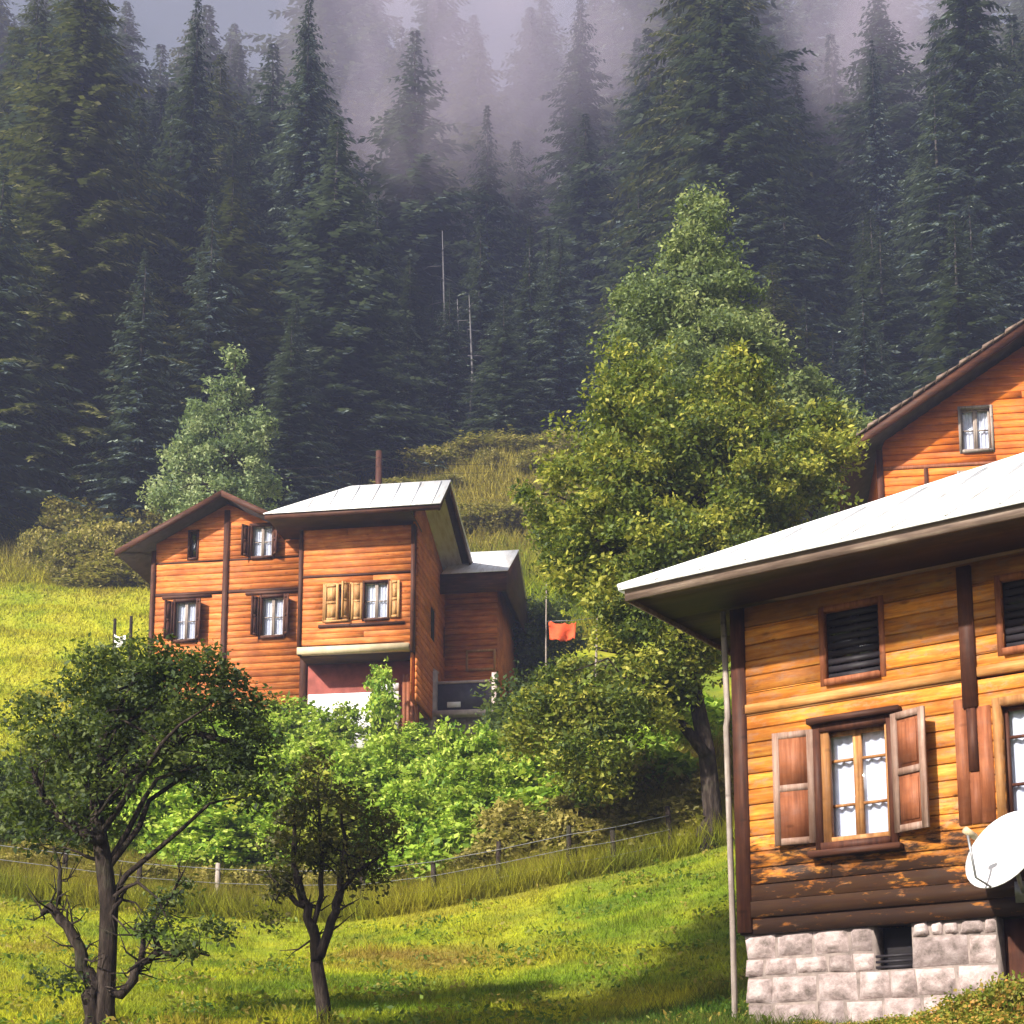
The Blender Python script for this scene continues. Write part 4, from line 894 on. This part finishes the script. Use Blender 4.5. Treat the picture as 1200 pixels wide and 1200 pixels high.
scatter(lime, [(372, 29.5, 1.0, 1.15, 'yellow green upright shrub directly above the small forked fruit tree'), (345, 34, 1.2, .85, 'yellow green shrub left of the upright one, half behind the gnarled tree'), (20, 36, 1.5, .9, 'yellow green shrub at the left edge below the mown meadow'), (60, 39, 1.4, .8, 'yellow green shrub below the stakes at the foot of the meadow')], '', 'yellow green shrubs')
dark = plant_proto('dark_shrub', 2.0, 1.0, 'leaf_fruit', .10, 70, 64, 'shrub', '', 'dark garden shrubs')
scatter(dark, [(8, 30.5, 1.0, 1.0, 'dark shrub at the left edge behind the gnarled tree'), (130, 43, 1.1, 1.3, 'dark shrub in front of the stakes left of the orange house'), (165, 43.5, .8, 1.0, 'dark shrub touching the left corner of the orange house'), (640, 38, 1.2, 1.2, 'dark shrub at the lower left edge of the spreading tree'), (620, 52, 1.4, 1.3, 'dark shrub on the bank right of the rear wing'), (610, 45, .9, .8, 'dark shrub right of the terrace')], '', 'dark garden shrubs')
brown = plant_proto('autumn_shrub', 2.6, 1.7, 'leaf_brown', .22, 60, 65, 'shrub', '', 'tawny shrubs on the upper slope')
scatter(brown, [(rng.uniform(-20, 190), rng.uniform(62, 70), rng.uniform(.35, .9), rng.uniform(.3, .8)) for _ in range(38)] + [(rng.uniform(350, 660), rng.uniform(62, 77), rng.uniform(.3, .8), rng.uniform(.18, .42)) for _ in range(26)] + [(p, 76.5 + rng.uniform(-1, 1), rng.uniform(.5, .9), rng.uniform(.3, .5)) for p in range(500, 690, 26)], 'tawny bush on the wild slope between the meadow and the forest', 'tawny shrubs on the upper slope')
weed = plant_proto('flowering_weed', .75, .5, 'leaf_orange', .05, 90, 66, 'weed', '', 'weeds before the stone base')
c_, s_ = math.cos(R(-34.6)), math.sin(R(-34.6))
for i, (lx, ly, sw, sh) in enumerate([(1.75, -.35, .55, .5), (2.0, -.5, .7, .5), (2.3, -.45, .7, .65), (2.62, -.5, .8, .85), (2.95, -.45, .8, 1.05), (2.45, -.8, .8, .55), (2.85, -.85, .8, .65), (1.35, -.3, .5, .35), (.9, -.25, .4, .3)]):
    x = 2.443 + c_ * lx - s_ * ly; y = 17 + s_ * lx + c_ * ly; loc = (x, y, hz(x, y) - .05)
    lab = 'orange and green weed growing against the pale stone base of the amber house'
    if i == 0: weed.location = loc; weed.scale = (sw * .85, sw * .85, sh * .8); weed['label'] = lab
    else: dup(weed, loc, i * 1.3, (sw * .85, sw * .85, sh * .8), lab, 'weeds before the stone base')

bank = plant_proto('bank_weed', .85, .45, 'leaf_brown', .09, 60, 67, 'weed', '', 'tawny weeds on the bank behind the fence')
scatter(bank, [(p, 28.7 + rng.uniform(-.5, .9), rng.uniform(.7, 1.2), rng.uniform(.6, 1.1)) for p in range(560, 836, 11)] + [(p, 28.9 + rng.uniform(-.4, .7), rng.uniform(.6, 1.0), rng.uniform(.5, .9)) for p in range(0, 540, 34)], 'tawny weed on the bank along the wire fence', 'tawny weeds on the bank behind the fence')
# ------------------------------------------------------------------ grass (stuff)
def blades(name, X, Y, hmin, hmax, wid, seed, label_kind='stuff', mat='grass', lean=.5):
    rg = np.random.default_rng(seed); n = len(X); Z = H(X, Y); B0 = np.stack([X, Y, Z - .01], -1)
    a = rg.uniform(0, 6.283, n); s = np.stack([np.cos(a), np.sin(a), 0 * a], -1) * (wid * rg.uniform(.6, 1.4, n))[:, None]
    h = rg.uniform(hmin, hmax, n); l = rg.normal(0, lean, (n, 2)) * h[:, None]
    tip = B0 + np.stack([l[:, 0], l[:, 1], h], -1)
    V = np.stack([B0 - s, B0 + s, tip], 1).reshape(-1, 3)
    o = obj(name, raw_mesh(name, V, np.arange(3 * n).reshape(-1, 3), rg.uniform(0, 1, n)), M[mat]); return o
def in_house(x, y):
    dx, dy = x - 2.443, y - 17; lx = c_ * dx + s_ * dy; ly = -s_ * dx + c_ * dy
    return (lx > -.02) & (ly > -.02) & (lx < 7.3) & (ly < 6.3)
def grass_field(name, y0, y1, xl, xr, n, h0, h1, wid, seed, label, keep=None):
    rg = np.random.default_rng(seed); u = rg.uniform(0, 1, n); Y = y0 + (y1 - y0) * u ** 1.2; X = rg.uniform(xl, xr, n) * Y
    k = ~in_house(X, Y)
    if keep is not None: k &= keep(X, Y)
    o = blades(name, X[k], Y[k], h0, h1, wid, seed + 1); tag(o, label, 'grass', None, 'stuff')
grass_field('meadow_grass', 12.5, 28, -.40, .30, 260000, .03, .10, .007, 71, 'short bright grass of the lower meadow')
grass_field('shadow_grass', 12.5, 26, -.16, .24, 60000, .10, .26, .008, 73, 'longer grass in front of the amber house, coloured as cast shadow', lambda x, y: (x - .97 * y + 16.9) > rng.uniform(-.5, .8, len(x)))
grass_field('fence_grass', 27.4, 30.2, -.36, .16, 90000, .15, .62, .008, 75, 'tall tawny grass along the wire fence')
def meadow_weeds():
    rg = np.random.default_rng(91); n = 2600; Yq = 12.8 + 14.5 * rg.uniform(0, 1, n) ** 1.1; Xq = rg.uniform(-.36, .26, n) * Yq; k = ~in_house(Xq, Yq); Xq, Yq = Xq[k], Yq[k]; P_ = []; T_ = []
    cl = np.sin(Xq * 1.9 + 1.3) * np.sin(Yq * 1.4) + rg.normal(0, .5, len(Xq)); 
    for x, y, z in zip(Xq[cl > .1], Yq[cl > .1], H(Xq[cl > .1], Yq[cl > .1])):
        m = int(rg.integers(8, 22)); r = rg.uniform(.05, .16); q = rg.normal(size=(m, 3)) * [r, r, .02]; q[:, 2] = abs(q[:, 2]) + rg.uniform(.02, .12, m); P_.append(q + [x, y, z]); T_.append(np.clip(np.full(m, rg.uniform(0, 1)) + rg.normal(0, .12, m), 0, 1))
    P_ = np.concatenate(P_); V, Fq = leaf_cloud(P_, .07, rg, .5, .5)
    o = obj('meadow_weeds', raw_mesh('meadow_weeds', V, Fq, np.concatenate(T_)), M['weed_mix']); tag(o, 'small broad leaved weeds scattered through the lower meadow', 'weeds', None, 'stuff')
meadow_weeds()
grass_field('tussock_grass', 13, 27, -.36, .26, 60000, .10, .30, .006, 81, 'taller tussocks standing out of the lower meadow', lambda x, y: np.sin(x * 2.3 + .7 * np.sin(y * 1.9)) * np.sin(y * 1.7 + x) > .62)
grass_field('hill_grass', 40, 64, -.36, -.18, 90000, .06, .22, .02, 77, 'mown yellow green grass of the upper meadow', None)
grass_field('wild_grass', 55, 80, -.36, .2, 130000, .25, .9, .03, 79, 'long tawny grass on the wild upper slope', lambda x, y: ~((x < -8) & (y < 63)))

# ------------------------------------------------------------------ fences, posts, line
def wire_fence():
    pts = [(-25, 28.0), (60, 28.0), (150, 28.0), (245, 28.0), (330, 28.0), (420, 27.9), (505, 27.9), (583, 27.8), (655, 27.7), (668, 27.7), (722, 27.6), (790, 27.6)]
    b0 = base_at(300, 28); t = thing('wire_fence', b0, 'low wire fence on weathered wooden posts crossing the meadow', 'fence')
    tops = []
    for i, (px, Y) in enumerate(pts):
        if px == 655: continue
        g = base_at(px, Y) - b0; m = MB(); h = .82 + .1 * math.sin(i * 3)
        m.tube([g + [0, 0, -.3], g + [.01, 0, h * .5], g + [.02 * math.sin(i), .02, h]], [.055, .05, .045], 7); m.build('post', M['grey_wood'] if i == 3 else M['bark'], t); tops.append(g)
    for hh in (.25, .5, .75):
        m = MB(); m.tube([g + [0, -.05, hh] for g in tops], .007, 4, cap=False); m.build('wire', M['steel'], t)
wire_fence()
def stake(px, y0, Y, label, extra=None):
    b = base_at(px, Y); h = at(px, y0, Y)[2] - b[2]; t = thing('wooden_stake', b, label, 'stake'); m = MB(); m.tube([(0, 0, -.4), (.02, 0, h * .5), (.0, .02, h)], [.06, .055, .045], 7); m.build('shaft', M['bark'], t); return t, b, h
stake(108, 725, 44.5, 'dark wooden stake at the foot of the mown meadow, left of the taller stake')
t_, b_, h_ = stake(128, 722, 44.3, 'dark wooden stake at the foot of the mown meadow, beside a white rag')
def rag(name, ctr, w, h, mat, label, cat, seed, sag=.12):
    rg = np.random.default_rng(seed); n = 12; V = []; Fs = []
    for i in range(n + 1):
        for j in range(n + 1):
            u, v = i / n, j / n; V.append(((u - .5) * w * (1 - .1 * v), .12 * math.sin(u * 9 + v * 2) * w * (.3 + v) * .5, -v * h - sag * math.sin(u * math.pi) * .5 + .04 * rg.normal() * h))
    for i in range(n):
        for j in range(n): a = i * (n + 1) + j; Fs.append((a, a + n + 1, a + n + 2, a + 1))
    V = np.array(V); o = obj(name, raw_mesh(name, V, Fs, None, True), M[mat]); o.location = tuple(map(float, ctr)); tag(o, label, cat)
    so = o.modifiers.new('solid', 'SOLIDIFY'); so.thickness = .02; return o
rag('white_rag', at(141, 744, 44.2), .34, .32, 'white_cloth', 'small white rag hanging beside the stakes left of the orange house', 'rag', 3)
def pole_line():
    b = base_at(642, 46); h = at(642, 680, 46)[2] - b[2]; t = thing('clothesline', b, 'thin clothesline pole with a line, between the rear wing and the spreading tree', 'clothesline')
    m = MB(); m.tube([(0, 0, -.3), (.0, 0, h * .6), (.02, 0, h)], [.028, .024, .018], 8); m.build('pole', M['grey_wood'], t)
    a = at(642, 728, 46) - b; c = at(700, 724, 46) - b; l = MB(); l.tube([a, (a + c) / 2 + [0, 0, -.03], c], .008, 4); l.build('line', M['steel'], t)
    m2 = MB(); g = base_at(700, 46) - b; m2.tube([g + [0, 0, -.3], c + [0, 0, .1]], [.04, .03], 8); m2.build('pole', M['grey_wood'], t)
    rag('orange_cloth', at(659, 729, 45.95), .82, .52, 'orange_cloth', 'orange red cloth hanging on the clothesline', 'cloth', 9)
pole_line()
def upper_post():
    b = base_at(432, 66); h = at(432, 529, 66)[2] - b[2]; t = thing('utility_post', b, 'lone brown wooden post with thin wires above the white roofed bay', 'post')
    m = MB(); m.tube([(0, 0, -.5), (.02, 0, h * .5), (0, 0, h)], [.16, .15, .14], 9); m.build('shaft', M['brown_up'], t)
    for dz in (.35, .75):
        w = MB(); pts = [np.array([-4.5, .3, h - dz - .35]), np.array([-2.2, .15, h - dz - .3]), np.array([0, -.14, h - dz]), np.array([2.2, .15, h - dz - .2]), np.array([4.8, .3, h - dz - .1])]; w.tube(pts, .009, 4); w.build('wire', M['bark'], t)
upper_post()

# ------------------------------------------------------------------ mist bank on the slope + thin air
def vol(name, col, dens, aniso=.2):
    m = bpy.data.materials.new(name); m.use_nodes = True; t = m.node_tree; t.nodes.clear(); o = t.nodes.new('ShaderNodeOutputMaterial')
    v = t.nodes.new('ShaderNodeVolumePrincipled'); v.inputs['Color'].default_value = (*col, 1); v.inputs['Density'].default_value = dens; v.inputs['Anisotropy'].default_value = aniso
    t.links.new(v.outputs[0], o.inputs['Volume']); return m
HAZE = vol('haze_air', (.52, .58, .98), .0010)
MIST = vol('mist_air', (.68, .60, .71), .021, 0.0)
VEIL = vol('mist_veil', (.66, .60, .74), .0072, 0.0)
def sphere(ctr, r, seed, n=20):
    rg = np.random.default_rng(seed); ph = rg.uniform(0, 6.28, 6); V = []; Fs = []
    for i in range(n + 1):
        th = math.pi * i / n
        for k in range(2 * n):
            a = math.pi * k / n; d = np.array([math.sin(th) * math.cos(a), math.sin(th) * math.sin(a), math.cos(th)])
            s = 1 + .10 * math.sin(3 * d[0] + ph[0]) * math.sin(4 * d[2] + ph[1]) + .08 * math.sin(6 * d[0] + ph[2]) + .07 * math.sin(7 * d[2] + 3 * d[1] + ph[3])
            V.append(np.array(ctr) + d * s * np.array(r))
    for i in range(n):
        for k in range(2 * n):
            q = [i * 2 * n + k, i * 2 * n + (k + 1) % (2 * n), (i + 1) * 2 * n + (k + 1) % (2 * n), (i + 1) * 2 * n + k]
            if i == 0: q = [q[0], q[2], q[3]]
            elif i == n - 1: q = [q[0], q[1], q[2]]
            Fs.append(q[::-1])
    return V, Fs
def mist():
    # (px, py, Y, half width px, half height px, half depth m)
    rg = np.random.default_rng(12); lumps = []
    for (xa, xb, ya, yb, n) in ((395, 735, -70, 250, 24), (925, 1110, -60, 230, 12)):
        for k in range(n):
            px = rg.uniform(xa, xb); py = ya + (yb - ya) * rg.uniform(0, 1) ** 1.3; e = min(px - xa, xb - px) / (xb - xa)
            r = rg.uniform(45, 95) * (.6 + .9 * e); lumps.append((px, py, rg.uniform(95, 119), r, r * rg.uniform(.6, 1.15), rg.uniform(5, 11), MIST))
    lumps += [(575, 70, 99, 260, 240, 18, VEIL), (1025, 50, 100, 140, 220, 17, VEIL), (600, -110, 92, 1000, 210, 22, VEIL)]
    for i, (px, py, Y, rx, rz, ry, mm) in enumerate(lumps):
        kk = Y / F; V, Fs = sphere(at(px, py, Y), (rx * kk, ry, rz * kk), 90 + i)
        o = obj('mist_bank', raw_mesh('mist_bank', V, Fs, None, True), mm); tag(o, 'pale mauve mist drifting between the spruces at the top', 'mist', 'mist among the spruces', 'stuff')
mist()
hb = MB(); hb.box(-195, 195, -56, 405, -18, 150); ho = hb.build('haze', HAZE); ho['kind'] = 'stuff'; tag(ho, 'thin grey air over the whole hillside', 'haze')

# ------------------------------------------------------------------ light, sky, camera
SUN_AZ = (-.68, -.73); EL = R(31)
w = bpy.data.worlds.new('World'); SC.world = w; w.use_nodes = True; nt = w.node_tree; nt.nodes.clear()
sky = nt.nodes.new('ShaderNodeTexSky'); sky.sky_type = 'NISHITA'; sky.sun_disc = False; sky.sun_elevation = EL
sky.sun_rotation = math.atan2(SUN_AZ[0], SUN_AZ[1]); sky.air_density = 1.0; sky.dust_density = 4.0; sky.ozone_density = 1.0
bg = nt.nodes.new('ShaderNodeBackground'); bg.inputs['Strength'].default_value = .06; wo = nt.nodes.new('ShaderNodeOutputWorld')
hs = nt.nodes.new('ShaderNodeHueSaturation'); hs.inputs['Saturation'].default_value = .40; nt.links.new(sky.outputs[0], hs.inputs['Color']); nt.links.new(hs.outputs[0], bg.inputs[0]); nt.links.new(bg.outputs[0], wo.inputs[0])
ld = bpy.data.lights.new('sun', 'SUN'); ld.energy = 5.0; ld.angle = R(1.5); ld.color = (1.0, .93, .82); lo = bpy.data.objects.new('sun', ld); COL.objects.link(lo)
from mathutils import Vector
dv = Vector((SUN_AZ[0], SUN_AZ[1], 0)).normalized() * math.cos(EL) + Vector((0, 0, math.sin(EL)))
lo.rotation_euler = dv.to_track_quat('Z', 'Y').to_euler(); lo.location = (-20, -20, 40)
cd = bpy.data.cameras.new('camera'); cd.sensor_width = 36; cd.sensor_fit = 'HORIZONTAL'; cd.lens = 36 * F / 1200; cd.shift_y = 395 / 1200; cd.clip_end = 2000; cd.clip_start = .1
co = bpy.data.objects.new('camera', cd); COL.objects.link(co); co.location = (0, 0, 0); co.rotation_euler = (R(90) + PIT, 0, 0); SC.camera = co
SC.view_settings.view_transform = 'Standard'; SC.view_settings.look = 'None'; SC.view_settings.gamma = 1.0; SC.view_settings.exposure = 1.12
SC.cycles.volume_bounces = 2; SC.cycles.transparent_max_bounces = 48; SC.cycles.max_bounces = 5; SC.cycles.diffuse_bounces = 2; SC.cycles.transmission_bounces = 6
SC.cycles.use_denoising = True; SC.cycles.use_adaptive_sampling = True; SC.cycles.adaptive_threshold = .025
